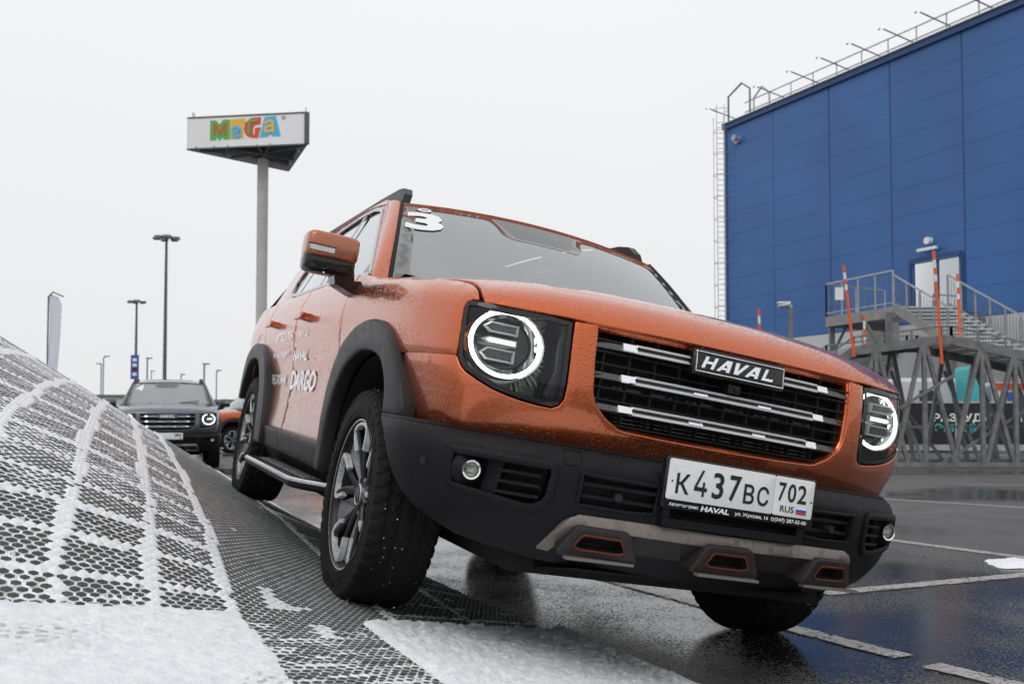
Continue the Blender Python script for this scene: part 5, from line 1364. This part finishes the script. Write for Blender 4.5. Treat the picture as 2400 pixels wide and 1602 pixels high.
# platform along the wall, flight coming down towards the camera
a = at(1937, 748, 40.7); c = sp_(2094, 724); a[2] = c[2] = PLz - .15
a2 = a + np.array([3.2, 1.9, 0]); c2 = c + np.array([4.6, 2.2, 0])
b = MB(); b.bar(a, c, .08, .42); sb_(b, 'platform_beam', M['concrete']); b = MB(); b.bar(a, a2, .08, .42); sb_(b, 'platform_beam', M['concrete']); b = MB(); b.bar(c, c + (2.1, 0, 0), .08, .42); sb_(b, 'platform_beam', M['concrete'])
b = MB(); T4 = [a + (0, 0, .2), c + (0, 0, .2), c2 + (0, 0, .2), a2 + (0, 0, .2)]; b.add(T4 + [v - (0, 0, .06) for v in T4], [(0, 1, 2, 3), (7, 6, 5, 4), (0, 4, 5, 1)]); sb_(b, 'platform_deck')
stepd = np.array([.10, -.27, -.165]); wdir = np.array([2.05, 0, 0]); s0 = c + np.array([0.02, -.02, .18])
NS = 30
b = MB(); b.bar(s0, s0 + stepd * NS, .06, .36); sb_(b, 'stringer', M['concrete']); b = MB(); b.bar(s0 + wdir, s0 + wdir + stepd * NS, .06, .36); sb_(b, 'stringer', M['concrete'])
for i in range(NS):
    p = s0 + stepd * (i + .5) + (0, 0, .05); V = [p, p + wdir, p + wdir + np.array([.10, -.29, 0]), p + np.array([.10, -.29, 0])]
    b = MB(); b.add(V + [v - (0, 0, .04) for v in V], [(3, 2, 1, 0), (4, 5, 6, 7), (0, 1, 5, 4), (2, 3, 7, 6), (1, 2, 6, 5), (0, 4, 7, 3)]); sb_(b, 'tread', M['galvs'])
    b = MB(); b.box(V[0] * .5 + V[2] * .5 + (0, -.06, .012), (1.0, .06, .012)); sb_(b, 'tread_snow', M['snow'])
def railing(P, Q, h=1.05, n=8, nb=5, name='handrail'):
    P = np.array(P, float); Q = np.array(Q, float)
    b = MB(); b.bar(P + (0, 0, h), Q + (0, 0, h), .06); sb_(b, name); b = MB(); b.bar(P + (0, 0, .12), Q + (0, 0, .12), .035); sb_(b, 'bottom_rail')
    for i in range(n + 1):
        p = P + (Q - P) * i / n; b = MB(); b.bar(p - (0, 0, .12), p + (0, 0, h), .05); sb_(b, 'rail_post')
    b = MB()
    for i in range(n * nb): p = P + (Q - P) * (i + .5) / (n * nb); b.bar(p + (0, 0, .12), p + (0, 0, h - .12), .014)
    tag(sb_(b, 'balusters', M['steel']), kind='stuff')
railing(a + (0, 0, .25), c + (0, 0, .25), 1.35, 4); railing(a + (0, 0, .25), a2 + (0, 0, .25), 1.35, 2)
railing(s0, s0 + stepd * NS, 1.25, 13); railing(s0 + wdir, s0 + wdir + stepd * NS, 1.25, 13)
for p in (a + (.25, .1, 0), c + (-.15, .1, 0), c2 - (.3, .3, 0), a2): b = MB(); b.bar((p[0], p[1], 0), p, .20); sb_(b, 'support_column', M['steel'])
for q in (10, 20): p = s0 + stepd * q; b = MB(); b.bar((p[0], p[1], 0), p - (0, 0, .1), .16); sb_(b, 'support_column', M['steel']); p = p + wdir; b = MB(); b.bar((p[0], p[1], 0), p - (0, 0, .1), .16); sb_(b, 'support_column', M['steel'])
b = MB(); b.bar(c + (-.15, .1, -2.0), c + (-1.2, .1, -.1), .10); sb_(b, 'knee_brace', M['steel']); b = MB(); b.bar(a + (0, .1, -1.9), a + (.9, .1, -.1), .10); sb_(b, 'knee_brace', M['steel'])
b = MB(); q = sp_(1967, 688); b.box(q, (.16, .01, .24)); sb_(b, 'white_notice', M['white'])
# satellite dish like disc seen under the platform
di = empty('round_tank', tuple(at(2069, 790, 44))); tag(di, 'round pale disc fixed to the white wall under the stair platform', 'tank')
b = MB(); b.cyl((0, 0, 0), (0, 1, 0), .95, .25, 32); b.cyl((0, -.14, .0), (0, 1, 0), .12, .12, 10); b.build('disc', M['concrete'], di); b = MB(); b.bar((0, -.1, -1.0), (0, -.1, .95), .14); b.build('bracket', M['steel'], di)
# ------------------------------------------------------------------ steel trestle drive-over ramp
tr = empty('steel_trestle_ramp', tuple(at(2080, 1095, 18.6)[:2]) + (0,)); tro = np.array(tr.location); tag(tr, 'grey steel trestle drive-over ramp on crossed legs in front of the stair', 'ramp')
def tb(b, name, mat=None): b.V = [tuple(np.array(v) - tro) for v in b.V]; return b.build(name, mat or M['steel'], tr)
YT = 18.6
def tp(px, py, dy=0): return at(px, py, YT) * np.array([1, 1, 1]) + np.array([0, dy, 0])
deckL = [(1960, 850), (2000, 822), (2205, 797), (2230, 797), (2420, 838), (2560, 872)]
for dy in (0, 1.6):
    for (p, q) in zip(deckL[:-1], deckL[1:]):
        a_, c_ = tp(*p, dy), tp(*q, dy); a_[2] += -dy * .02; c_[2] += -dy * .02
        b = MB(); b.bar(a_, c_, .07, .17); tb(b, 'deck_beam')
        b = MB(); b.bar(a_ + (0, 0, .26), c_ + (0, 0, .26), .035); tb(b, 'kerb_rail')
        n = max(1, int(abs(q[0] - p[0]) / 55))
        for i in range(n + 1):
            e = a_ + (c_ - a_) * i / n; b = MB(); b.bar(e, e + (0, 0, .27), .04); tb(b, 'kerb_post')
for (p, q) in zip(deckL[:-1], deckL[1:]):
    a_, c_ = tp(*p), tp(*q); n = max(1, int(np.linalg.norm(c_ - a_) / .28))
    for i in range(n):
        e = a_ + (c_ - a_) * (i + .5) / n; w_ = (c_ - a_) / n * .46
        b = MB(); V = [e - w_ + (0, .02, .09), e + w_ + (0, .02, .09), e + w_ + (0, 1.58, .09), e - w_ + (0, 1.58, .09)]; b.add(V + [v - (0, 0, .05) for v in V], [(0, 1, 2, 3), (7, 6, 5, 4), (0, 4, 5, 1), (1, 5, 6, 2), (3, 2, 6, 7), (0, 3, 7, 4)]); tb(b, 'deck_plank', M['frost'] if p[0] > 2200 else M['steel'])
tops = [2052, 2165, 2213, 2300, 2378, 2440, 2510]
def ytop(px): return float(np.interp(px, [1960, 2000, 2217, 2420, 2560], [850, 822, 797, 838, 872]))
for dy in (0, 1.6):
    foot = tp(2055, 1095, 0)[2]
    for px in (2052, 2165, 2300, 2378, 2470):
        t_ = tp(px, ytop(px), dy); 
        for dx in ((-.60, .0, .60) if dy == 0 else (-.45, .45)):
            b = MB(); b.bar(t_ + (dx * .08, dx * .02, -.06), (t_[0] + dx, t_[1] + dx * .02, .05), .075 - abs(dx) * .006); tb(b, 'leg')
    a_, c_ = tp(2035, 1090, dy), tp(2560, 1090, dy); a_[2] = c_[2] = .05; b = MB(); b.bar(a_, c_, .09, .09); tb(b, 'sill_beam')
    for q0, q1 in (((2213, 1085), (2480, 915)), ((2040, 995), (2230, 880)), ((2035, 985), (2100, 1080))) if dy == 0 else (((2300, 1085), (2135, 860)),):
        zo = .075 if q0[0] in (2213, 2035, 2300) else -.075; b = MB(); b.bar(tp(*q0, dy) + (0, zo, 0), tp(*q1, dy) + (0, zo, 0), .05); tb(b, 'diagonal_brace')
for px in (2052, 2165, 2300, 2378, 2470):
    a_, c_ = tp(px, 1000, 0), tp(px, 1000, 1.6); b = MB(); b.bar(a_, c_, .05); tb(b, 'tie_bar')
    a_, c_ = tp(px, 1090, 0), tp(px, 860, 1.6); b = MB(); b.bar(a_, c_, .05); tb(b, 'tie_bar')
    a_, c_ = tp(px, 1090, 0), tp(px, 1090, 1.6); a_[2] = c_[2] = .05; b = MB(); b.bar(a_, c_, .08); tb(b, 'tie_bar')
b = MB(); b.bar(tp(2000, 870, 2.5), tp(2230, 800, 3.0), .25, .3); tb(b, 'approach_beam'); b = MB(); b.bar(tp(2050, 880, 2.2), tp(2200, 835, 2.4), .3, .12); tb(b, 'approach_beam')
# orange and white marker poles
def pole(p_top, p_bot, Y, r, label, bands):
    t = at(*p_top, Y); e = at(*p_bot, Y); po = empty('marker_pole', tuple(e)); tag(po, label, 'pole', 'orange and white marker poles on the trestle ramp')
    L_ = t - e; z = 0; 
    for i, (f0, f1, w_) in enumerate(bands):
        b = MB(); b.tube([L_ * (1 - f1), L_ * (1 - f0)], r, 8); b.build('white_band' if w_ else 'orange_section', M['whitepole'] if w_ else M['orangepole'], po)
bd_ = [(0, .08, 0), (.08, .15, 1), (.15, .21, 0), (.21, .27, 1), (.27, 1, 0)]
pole((1977, 622), (2002, 836), 18.4, .028, 'orange and white marker pole at the left end of the trestle', bd_)
pole((2188, 588), (2208, 853), 18.4, .030, 'tallest orange and white marker pole in the middle of the trestle', bd_)
pole((2244, 642), (2250, 789), 20.2, .030, 'orange and white marker pole right of the tallest, before the door', [(0, .12, 0), (.12, .22, 1), (.22, .32, 0), (.32, .40, 1), (.40, 1, 0)])
pole((2025, 738), (2029, 856), 21.5, .028, 'short marker pole just right of the leftmost tall pole', [(0, .12, 0), (.12, .28, 1), (.28, .42, 0), (.42, .55, 1), (.55, 1, 0)])
pole((1778, 724), (1782, 800), 22, .030, 'small marker pole peeking over the orange hood', [(0, .22, 0), (.22, .45, 1), (.45, 1, 0)])
lp = empty('short_street_lamp', tuple(at(1857, 1030, 24)[:2]) + (0,)); tag(lp, 'dark post lamp with a snow-capped head above the orange hood', 'lamp')
h_ = at(1857, 722, 24)[2]; b = MB(); b.tube([(0, 0, 0), (0, 0, h_)], .055, 8); b.build('post', M['steel'], lp); b = MB(); b.tube([(0, 0, h_), (-.06, 0, h_ + .08), (-.31, 0, h_ + .06)], [.06, .09, .05], 8); b.build('lamp_head', M['galvs'], lp); b = MB(); b.box((-.17, 0, h_ + .14), (.15, .07, .02)); b.build('snow_cap', M['snow'], lp)
# black event banner behind the trestle
bn = empty('event_banner', tuple(at(2250, 1060, 23.5)[:2]) + (0,)); bo_ = np.array(bn.location); tag(bn, 'long black banner with white and teal Russian lettering behind the trestle', 'banner')
def bp_(px, py): return at(px, py, 23.5) - bo_
V = [bp_(2075, 1046), bp_(2560, 1046), bp_(2560, 940), bp_(2075, 940)]; b = MB(); b.add(V + [v + (0, .03, 0) for v in V], [(0, 1, 2, 3), (7, 6, 5, 4), (3, 2, 6, 7)]); b.build('banner_sheet', M['banner'], bn)
def btext(t, x0, y0, x1, y1, mat):
    a_, c_ = bp_(x0, y1), bp_(x1, y0); text('banner_lettering', t, lambda u, v: np.array([a_[0] + (c_[0] - a_[0]) * u, a_[1] - .012, a_[2] + (c_[2] - a_[2]) * v]), mat, bn, 0, .008)
btext('РАЗБУДИ', 2187, 968, 2322, 991, M['white']); btext('ЭМОЦИИ', 2190, 992, 2320, 1015, M['teal']); btext('NOW', 2066, 990, 2125, 1012, M['teal']); btext('РАЗБУДИ', 2392, 968, 2520, 991, M['white'])
for px in (2098, 2240, 2385): b = MB(); b.bar(bp_(px, 1062), bp_(px, 940), .04); b.build('banner_post', M['galvs'], bn)
b = MB(); b.bar(bp_(2090, 1048), bp_(2560, 1048), .10, .14); b.build('lower_rail', M['galvs'], bn); b = MB(); b.bar(bp_(2090, 942), bp_(2560, 942), .05, .05); b.build('upper_rail', M['galvs'], bn)
def boxcar(name, x0, y0, x1, y1, Y, dep, mat, label, cat, extra=()):
    a_ = at(x0, y1, Y); c_ = at(x1, y0, Y); o = empty(name, ((a_[0] + c_[0]) / 2, Y, 0)); tag(o, label, cat); z0 = max(a_[2], 0); hw = (c_[0] - a_[0]) / 2
    b = MB(); b.box((0, dep / 2, (z0 + c_[2]) / 2), (hw, dep / 2, (c_[2] - z0) / 2)); me = b.build('body', mat, o)
    md = me.modifiers.new('bevel', 'BEVEL'); md.width = .12; md.segments = 2
    return o, hw, z0, c_[2]
o, hw, z0, z1 = boxcar('white_van', 2105, 885, 2290, 1042, 28, 4.5, M['whitewall'], 'white van with a green stripe parked behind the black banner', 'van')
b = MB(); b.box((0, -.01, z0 + .55), (hw * .8, .01, .05)); b.build('green_stripe', simple('green_stripe', (.08, .45, .06), .5), o)
b = MB(); b.box((-hw * .2, -.012, z0 + 1.35), (hw * .25, .012, .22)); b.build('window', M['gloss'], o)
for sx_ in (-.7, .7): b = MB(); b.cyl((sx_ * hw, .1, z0 - .0 + .33), (0, 1, 0), .34, .25, 20); b.build('wheel', M['rubber'], o)
o, hw, z0, z1 = boxcar('teal_booth', 2282, 855, 2312, 1042, 27, 1.2, M['teal'], 'narrow teal booth with a dark lower half between the trestle legs', 'booth')
b = MB(); b.box((0, -.012, z0 + .55), (hw * .98, .01, .55)); b.build('dark_skirt', M['banner'], o); b = MB(); b.box((0, -.012, z1 - .1), (hw * 1.02, .02, .05)); b.build('top_edge', M['steel'], o)
o, hw, z0, z1 = boxcar('promo_stand', 2330, 895, 2420, 1042, 27.5, 1.2, M['whitewall'], 'white, red and blue promotional stand at the right edge behind the trestle', 'stand')
b = MB(); b.box((0, -.012, z1 - .12), (hw * .95, .01, .10)); b.build('red_band', simple('red_sign', (.55, .06, .03), .5), o); b = MB(); b.box((hw * .1, -.012, z1 - .5), (hw * .4, .01, .22)); b.build('blue_sign', M['blue'], o)
# ------------------------------------------------------------------ sign pylon
YP = 79.0
py_ = empty('sign_pylon', tuple(at(610, 1000, YP + 3)[:2]) + (0,)); pyo = np.array(py_.location); tag(py_, 'tall grey pylon carrying a triangular shopping centre sign', 'sign')
def pb(b, name, mat, ang=30): b.V = [tuple(np.array(v) - pyo) for v in b.V]; return b.build(name, mat, py_, ang)
M['pylon'] = simple('pylon_grey', (.47, .47, .46), .6, nscale=.4); M['signw'] = simple('sign_white', (.82, .82, .84), .4, nscale=.3, namp=.06); M['signdark'] = simple('sign_underside', (.10, .11, .12), .7, nscale=1)
top_z = at(610, 350, YP)[2]; nsec = 9
for i in range(nsec):
    z0 = top_z * i / nsec; z1 = top_z * (i + 1) / nsec - .03; b = MB(); b.tube([(pyo[0], pyo[1], z0), (pyo[0], pyo[1], z1)], .46, 20); pb(b, 'pole_section', M['pylon'])
b = MB(); b.tube([(pyo[0], pyo[1], 0), (pyo[0], pyo[1], top_z)], .44, 16); pb(b, 'pole_core', M['pylon'])
A1, A2 = at(438, 350, 79.9), at(438, 277, 79.9); B1, B2 = at(719, 339, 78.4), at(719, 264, 78.4); zb = (A1[2] + B1[2]) / 2; ztp = (A2[2] + B2[2]) / 2
C1 = at(676, 402, 86.8); Pa, Pb_, Pc = A1[:2], B1[:2], C1[:2]
def sgn(p, z): return np.array([p[0], p[1], z])
def face(p, q, z0, z1, name, mat, th=.12):
    d = np.array(q) - np.array(p); n = np.array([d[1], -d[0]]) / np.linalg.norm(d); n3 = np.array([n[0], n[1], 0]) * th
    V = [sgn(p, z0), sgn(q, z0), sgn(q, z1), sgn(p, z1)]; b = MB(); b.add(V + [v - n3 for v in V], [(0, 1, 2, 3), (7, 6, 5, 4), (0, 4, 5, 1), (3, 2, 6, 7), (1, 5, 6, 2), (0, 3, 7, 4)]); return pb(b, name, mat)
z0A, z1A = A1[2], A2[2]
face(Pa, Pb_, z0A, z1A, 'sign_face', M['signw']); face(Pb_, Pc, z0A, z1A, 'sign_face', M['signw']); face(Pc, Pa, z0A, z1A, 'sign_face', M['signw'])
for p, q in ((Pa, Pb_), (Pb_, Pc), (Pc, Pa)):
    for z in (z0A, z1A): b = MB(); b.bar(sgn(p, z), sgn(q, z), .10, .12); pb(b, 'edge_profile', M['signdark'])
b = MB(); b.bar(sgn(Pb_, z0A), sgn(Pb_, z1A), .35, .35); pb(b, 'corner_profile', M['signdark'])
b = MB(); b.add([sgn(Pa, z0A + .5), sgn(Pc, z0A + .5), sgn(Pb_, z0A + .5)], [(0, 1, 2)]); pb(b, 'soffit', M['signdark'])
ctr = (np.array(Pa) + Pb_ + Pc) / 3
for k in range(9):
    a = rng.uniform(0, 1); p = np.array(Pa) * (1 - a) + np.array(Pb_) * a if k % 3 == 0 else (np.array(Pb_) * (1 - a) + np.array(Pc) * a if k % 3 == 1 else np.array(Pc) * (1 - a) + np.array(Pa) * a)
    b = MB(); b.bar(sgn(pyo[:2], z0A + .25), sgn(p, z0A + .1), .16); pb(b, 'truss_member', M['steel'])
for t in (.35, .7): b = MB(); b.bar(sgn(np.array(Pa) * (1 - t) + np.array(Pb_) * t, z0A + .15), sgn(np.array(Pc) * t + np.array(Pa) * (1 - t), z0A + .15), .14); pb(b, 'truss_member', M['steel'])
for p in ((np.array(Pb_) * .3 + np.array(Pc) * .7), (np.array(Pb_) * .8 + np.array(Pc) * .2)): b = MB(); b.cyl(sgn(p * .9 + ctr * .1, z0A + .1), (0, 0, 1), .12, .5, 8); pb(b, 'spotlight', M['white'])
# coloured letters on the sign
cm = {k: simple('sign_' + k, c, .5) for k, c in (('green', (.10, .42, .08)), ('yellow', (.78, .48, .06)), ('red', (.66, .09, .03)), ('sky', (.07, .48, .75)))}
dAB = (Pb_ - Pa); LAB = np.linalg.norm(dAB); nAB = np.array([dAB[1], -dAB[0]]) / LAB
def sf_(u, v, o=.02):  # u in px across the face 438..719, v 0..1 up
    t = (u - 438) / 281; p = Pa + dAB * t + nAB * o; return sgn(p, z0A + (z1A - z0A) * v)
def sletter(pts, col, o, name='sign_letter'):
    b = MB(); n3 = np.array([nAB[0], nAB[1], 0]) * .05
    pp = [sf_(u, v, o) for u, v in pts]; b.poly(pp if area(pts) < 0 else pp[::-1], -n3); return pb(b, name, cm[col])
sletter([(493, .25), (493, .88), (507, .88), (515, .74), (524, .89), (539, .89), (539, .26), (524, .26), (524, .36), (516, .22), (508, .36), (508, .25)], 'green', .03)
sletter([(540, .27), (540, .89), (576, .90), (576, .70), (570, .70), (572, .30), (576, .28)], 'yellow', .03)
sletter([(c_ + 0, d_) for c_, d_ in [(612, .92), (612, .70), (597, .66), (594, .55), (594, .42), (598, .36), (598, .58), (612, .60), (606, .26), (595, .27), (583, .31), (575, .42), (572, .58), (576, .76), (588, .90)]], 'red', .035)
sletter([(609, .27), (621, .92), (647, .94), (659, .29), (640, .29), (634, .36), (628, .29)], 'sky', .03)
def stext(t, u0, u1, v0, v1, col, bold=.03, o=.06, sh=0): 
    return text('sign_letter', t, lambda u, v: sf_(u0 + (u1 - u0) * u, v0 + (v1 - v0) * v, o), cm[col], py_, sh, bold) 
for t, u0, u1, v0, v1, col, o, bo_l in (('М', 501, 531, .42, .78, 'red', .07, .02), ('е', 543, 568, .28, .68, 'sky', .08, .06), ('Г', 583, 604, .40, .84, 'green', .09, .03), ('а', 620, 644, .40, .82, 'yellow', .07, .04)):
    ob = stext(t, u0, u1, v0, v1, col, bo_l, o); me = ob.data
    for v in me.vertices: v.co = v.co - Vector(tuple(pyo))
ob = text('registered_mark', '®', lambda u, v: sf_(661 + 9 * u, .80 + .13 * v, .05), M['steel'], py_, 0, .01)
for v in ob.data.vertices: v.co = v.co - Vector(tuple(pyo))
for u in (452, 456, 716): b = MB(); b.bar(sf_(u, 1.0), sf_(u + (1 if u > 700 else -1.5), 1.16), .05); pb(b, 'antenna', M['steel'])
# ------------------------------------------------------------------ mast lights, flag, far lamp posts
def mast(px, ytop_, Y, r, n, label, banner=False, hd=1.0):
    base = at(px, 1000, Y); z = at(px, ytop_, Y)[2]; o = empty('light_mast', (base[0], Y, 0)); tag(o, label, 'lamp post')
    b = MB(); b.tube([(0, 0, 0), (0, 0, z * .5), (0, 0, z)], [r, r * .85, r * .6], 10); b.build('mast', M['mastg'], o)
    b = MB(); b.tube([(-.5 * hd, 0, z), (.5 * hd, 0, z)], .06 * hd, 6); b.tube([(0, -.5 * hd, z), (0, .5 * hd, z)], .06 * hd, 6); b.build('head_frame', M['mastg'], o)
    for i in range(n):
        a = 2 * PI * i / n; c = np.array([math.cos(a) * .75 * hd, math.sin(a) * .75 * hd, z - .08 * hd])
        b = MB(); b.box(c, (.22 * hd, .2 * hd, .10 * hd)); b.tube([(0, 0, z), tuple(c)], .03 * hd, 5); b.build('floodlight_head', M['steel'], o)
    b = MB(); b.cyl((0, 0, z + .1 * hd), (0, 0, 1), .35 * hd, .12 * hd, 12); b.build('head_cap', M['galvs'], o)
    if banner:
        z0, z1 = at(px, 888, Y)[2], at(px, 832, Y)[2]; b = MB(); b.box((.0, -.2, (z0 + z1) / 2), (.32, .03, (z1 - z0) / 2)); bo2 = b.build('banner_board', M['blue'], o)
        for f in (.2, .42, .58, .8): b = MB(); b.box((0, -.24, z0 + (z1 - z0) * f), (.17, .01, .13)); b.build('banner_print', M['white'] if f != .42 else M['copper'], bo2)
    return o
M['mastg'] = simple('mast_grey_green', (.10, .125, .125), .55)
mast(384, 556, 62, .13, 6, 'tall dark light mast rising straight behind the grey car', hd=.85)
mast(316, 706, 78, .13, 6, 'shorter light mast with a blue banner board left of the tallest mast', True, .75)
M['farpost'] = simple('far_post_haze', (.34, .36, .38), .7)  # distance haze put into the pale post colour
for i, (px, yt, Y, arm, lbl) in enumerate(((235, 855, 150, -6, 'faint far lamp post left of the blue banner mast, nearer the frame edge'), (240, 838, 140, 8, 'faint far lamp post with an arm to the right, left of the banner mast'), (343, 843, 120, 4, 'thin far lamp post between the banner mast and the tallest mast'), (353, 872, 170, 3, 'faintest lamp post close right of the banner mast'), (423, 880, 150, 4, 'small far lamp post just right of the tallest mast'), (477, 857, 105, 4, 'thin lamp post above the right mirror of the grey car'), (506, 871, 140, 6, 'faint far lamp post above the parked orange car'))):
    base = at(px, 1000, Y); z = at(px, yt, Y)[2]; o = empty('far_lamp_post', (base[0], Y, 0)); tag(o, lbl, 'lamp post')
    b = MB(); b.tube([(0, 0, 0), (0, 0, z)], .11 if Y < 125 else .10, 6); b.build('post', M['farpost'], o); e = arm * Y / 2275
    b = MB(); b.tube([(0, 0, z), (e, 0, z + .25)], .09, 5); b.box((e, 0, z + .22), (.35, .2, .08)); b.build('lamp_arm', M['farpost'], o)
# feather flag
ff = empty('feather_flag', tuple(at(108, 1000, 26)[:2]) + (0,)); fo2 = np.array(ff.location); tag(ff, 'white feather flag on a thin dark pole above the ramp at far left', 'flag')
zt_f = at(108, 686, 26)[2]; b = MB(); b.tube([(0, 0, 0), (.0, 0, zt_f - .1), (.12, 0, zt_f + .02), (.40, 0, zt_f - .10)], .022, 6); b.build('flag_pole', M['steel'], ff)
rows = []
for i in range(16):
    t = i / 15; z = zt_f - .02 - (zt_f - 1.0) * t; w_ = .40 * (1 - .55 * t) * (.85 + .15 * math.sin(t * 4 + .6)) * min(1, t * 6 + .7)
    rows.append([(.02 + w_ * s, .05 * math.sin(s * 4 + t * 6), z + (-.10 * s if t < .1 else 0)) for s in np.linspace(0, 1, 6)])
M['flag'], fnt, fb = newmat('flag_fabric'); fnt.nodes.remove(fb); fo_ut = [q for q in fnt.nodes if q.type == 'OUTPUT_MATERIAL'][0]; fd1 = N(fnt, 'ShaderNodeBsdfDiffuse', Color=(.85, .87, .95, 1)); fd2 = N(fnt, 'ShaderNodeBsdfTranslucent', Color=(.85, .87, .95, 1)); fmx = N(fnt, 'ShaderNodeMixShader'); fmx.inputs[0].default_value = .5; L(fnt, fd1.outputs[0], fmx.inputs[1]); L(fnt, fd2.outputs[0], fmx.inputs[2]); L(fnt, fmx.outputs[0], fo_ut.inputs[0]); b = MB(); b.grid(rows); md = b.build('flag_cloth', M['flag'], ff, 80)
# low far buildings and fences along the horizon
def low(name, x0, x1, y0, Y, mat, label, cat, dep=20):
    a_ = at(x0, y0, Y); c_ = at(x1, y0, Y); o = empty(name, ((a_[0] + c_[0]) / 2, Y, 0)); tag(o, label, cat); hw = (c_[0] - a_[0]) / 2; h = a_[2]
    n = max(2, int(hw * 2 / 12))
    b = MB(); b.box((0, dep / 2, h / 2), (hw, dep / 2, h / 2)); b.build('wall', mat, o); b = MB(); b.box((0, dep / 2, h + .15), (hw + .3, dep / 2 + .3, .15)); b.build('roof', M['steel'], o)
    for i in range(n): b = MB(); b.box((-hw + (i + .5) * 2 * hw / n, -.03, h * .45), (hw / n * .55, .03, h * .14)); b.build('window', M['gloss'], o)
    return o
low('low_white_building', 150, 300, 930, 120, M['whitewall'], 'low white building with a dark roof edge left of the grey car', 'building')
low('low_blue_building', 495, 640, 942, 110, simple('far_blue', (.06, .16, .42), .6), 'low blue building beyond the parked orange car', 'building')
low('far_hall', -900, 120, 948, 220, M['whitewall'], 'long low pale hall on the horizon behind the mesh ramp', 'building'); low('far_shed', 700, 1500, 955, 240, M['whitewall'], 'long pale shed on the horizon hidden behind the orange car', 'building')
# ------------------------------------------------------------------ the other two cars
sw = {M['paint']: M['grey_paint'], M['vinyl']: M['grey_paint']}
skip = ('door_lettering', 'tread_strips')
g2 = copy_tree(car, None, sw, skip); tag(g2, 'dark grey off-road car facing the camera behind the ramp, number 4 on windscreen')
def place(c, x, y, yaw): c.matrix_world = Matrix.Translation((x, y, 0)) @ Matrix.Rotation(yaw, 4, 'Z')
pg = at(388, 1000, 18.3); place(g2, pg[0] + .05, 18.3, math.radians(-71))
o3 = copy_tree(car, None, None, skip + ('number_sticker', 'oval_sticker', 'licence_plate')); tag(o3, 'orange off-road car parked behind the grey one, mostly hidden by the rear wheel')
pg = at(512, 1000, 27.5); place(o3, pg[0], 27.5, math.radians(-138))
CHN = {}
for o in COL.objects:
    if o.parent: CHN.setdefault(o.parent, []).append(o)
def sub(root):
    out = []
    for c in CHN.get(root, []): out.append(c); out += sub(c)
    return out
for c, keepz in ((g2, 0), (o3, 0)):
    for o in sub(c):
        if o.name.split('.')[0] == 'wheel': o.location.z = .37
# the grey car's own number and plate
for o in list(sub(g2)):
    nm = o.name.split('.')[0]
    if nm == 'number_sticker':
        ws2 = o.parent; bpy.data.objects.remove(o)
        text('number_sticker', '4', lambda u, v: np.array(WS(-.86 + u * .20, .56 + v * .28)) + nrmF(WS, -.8, .7) * .003, M['white'], ws2, -.0, .07)
    elif nm == 'licence_plate':
        pl2 = o
for o in list(COL.objects):
    if o.parent == pl2 and o.name.split('.')[0] == 'lettering': bpy.data.objects.remove(o)
text('lettering', '977', lambda u, v: np.array([px_ := .9592, .125 + .11 * u, .59 + .06 * v]), M['ink'], pl2, 0, .05)
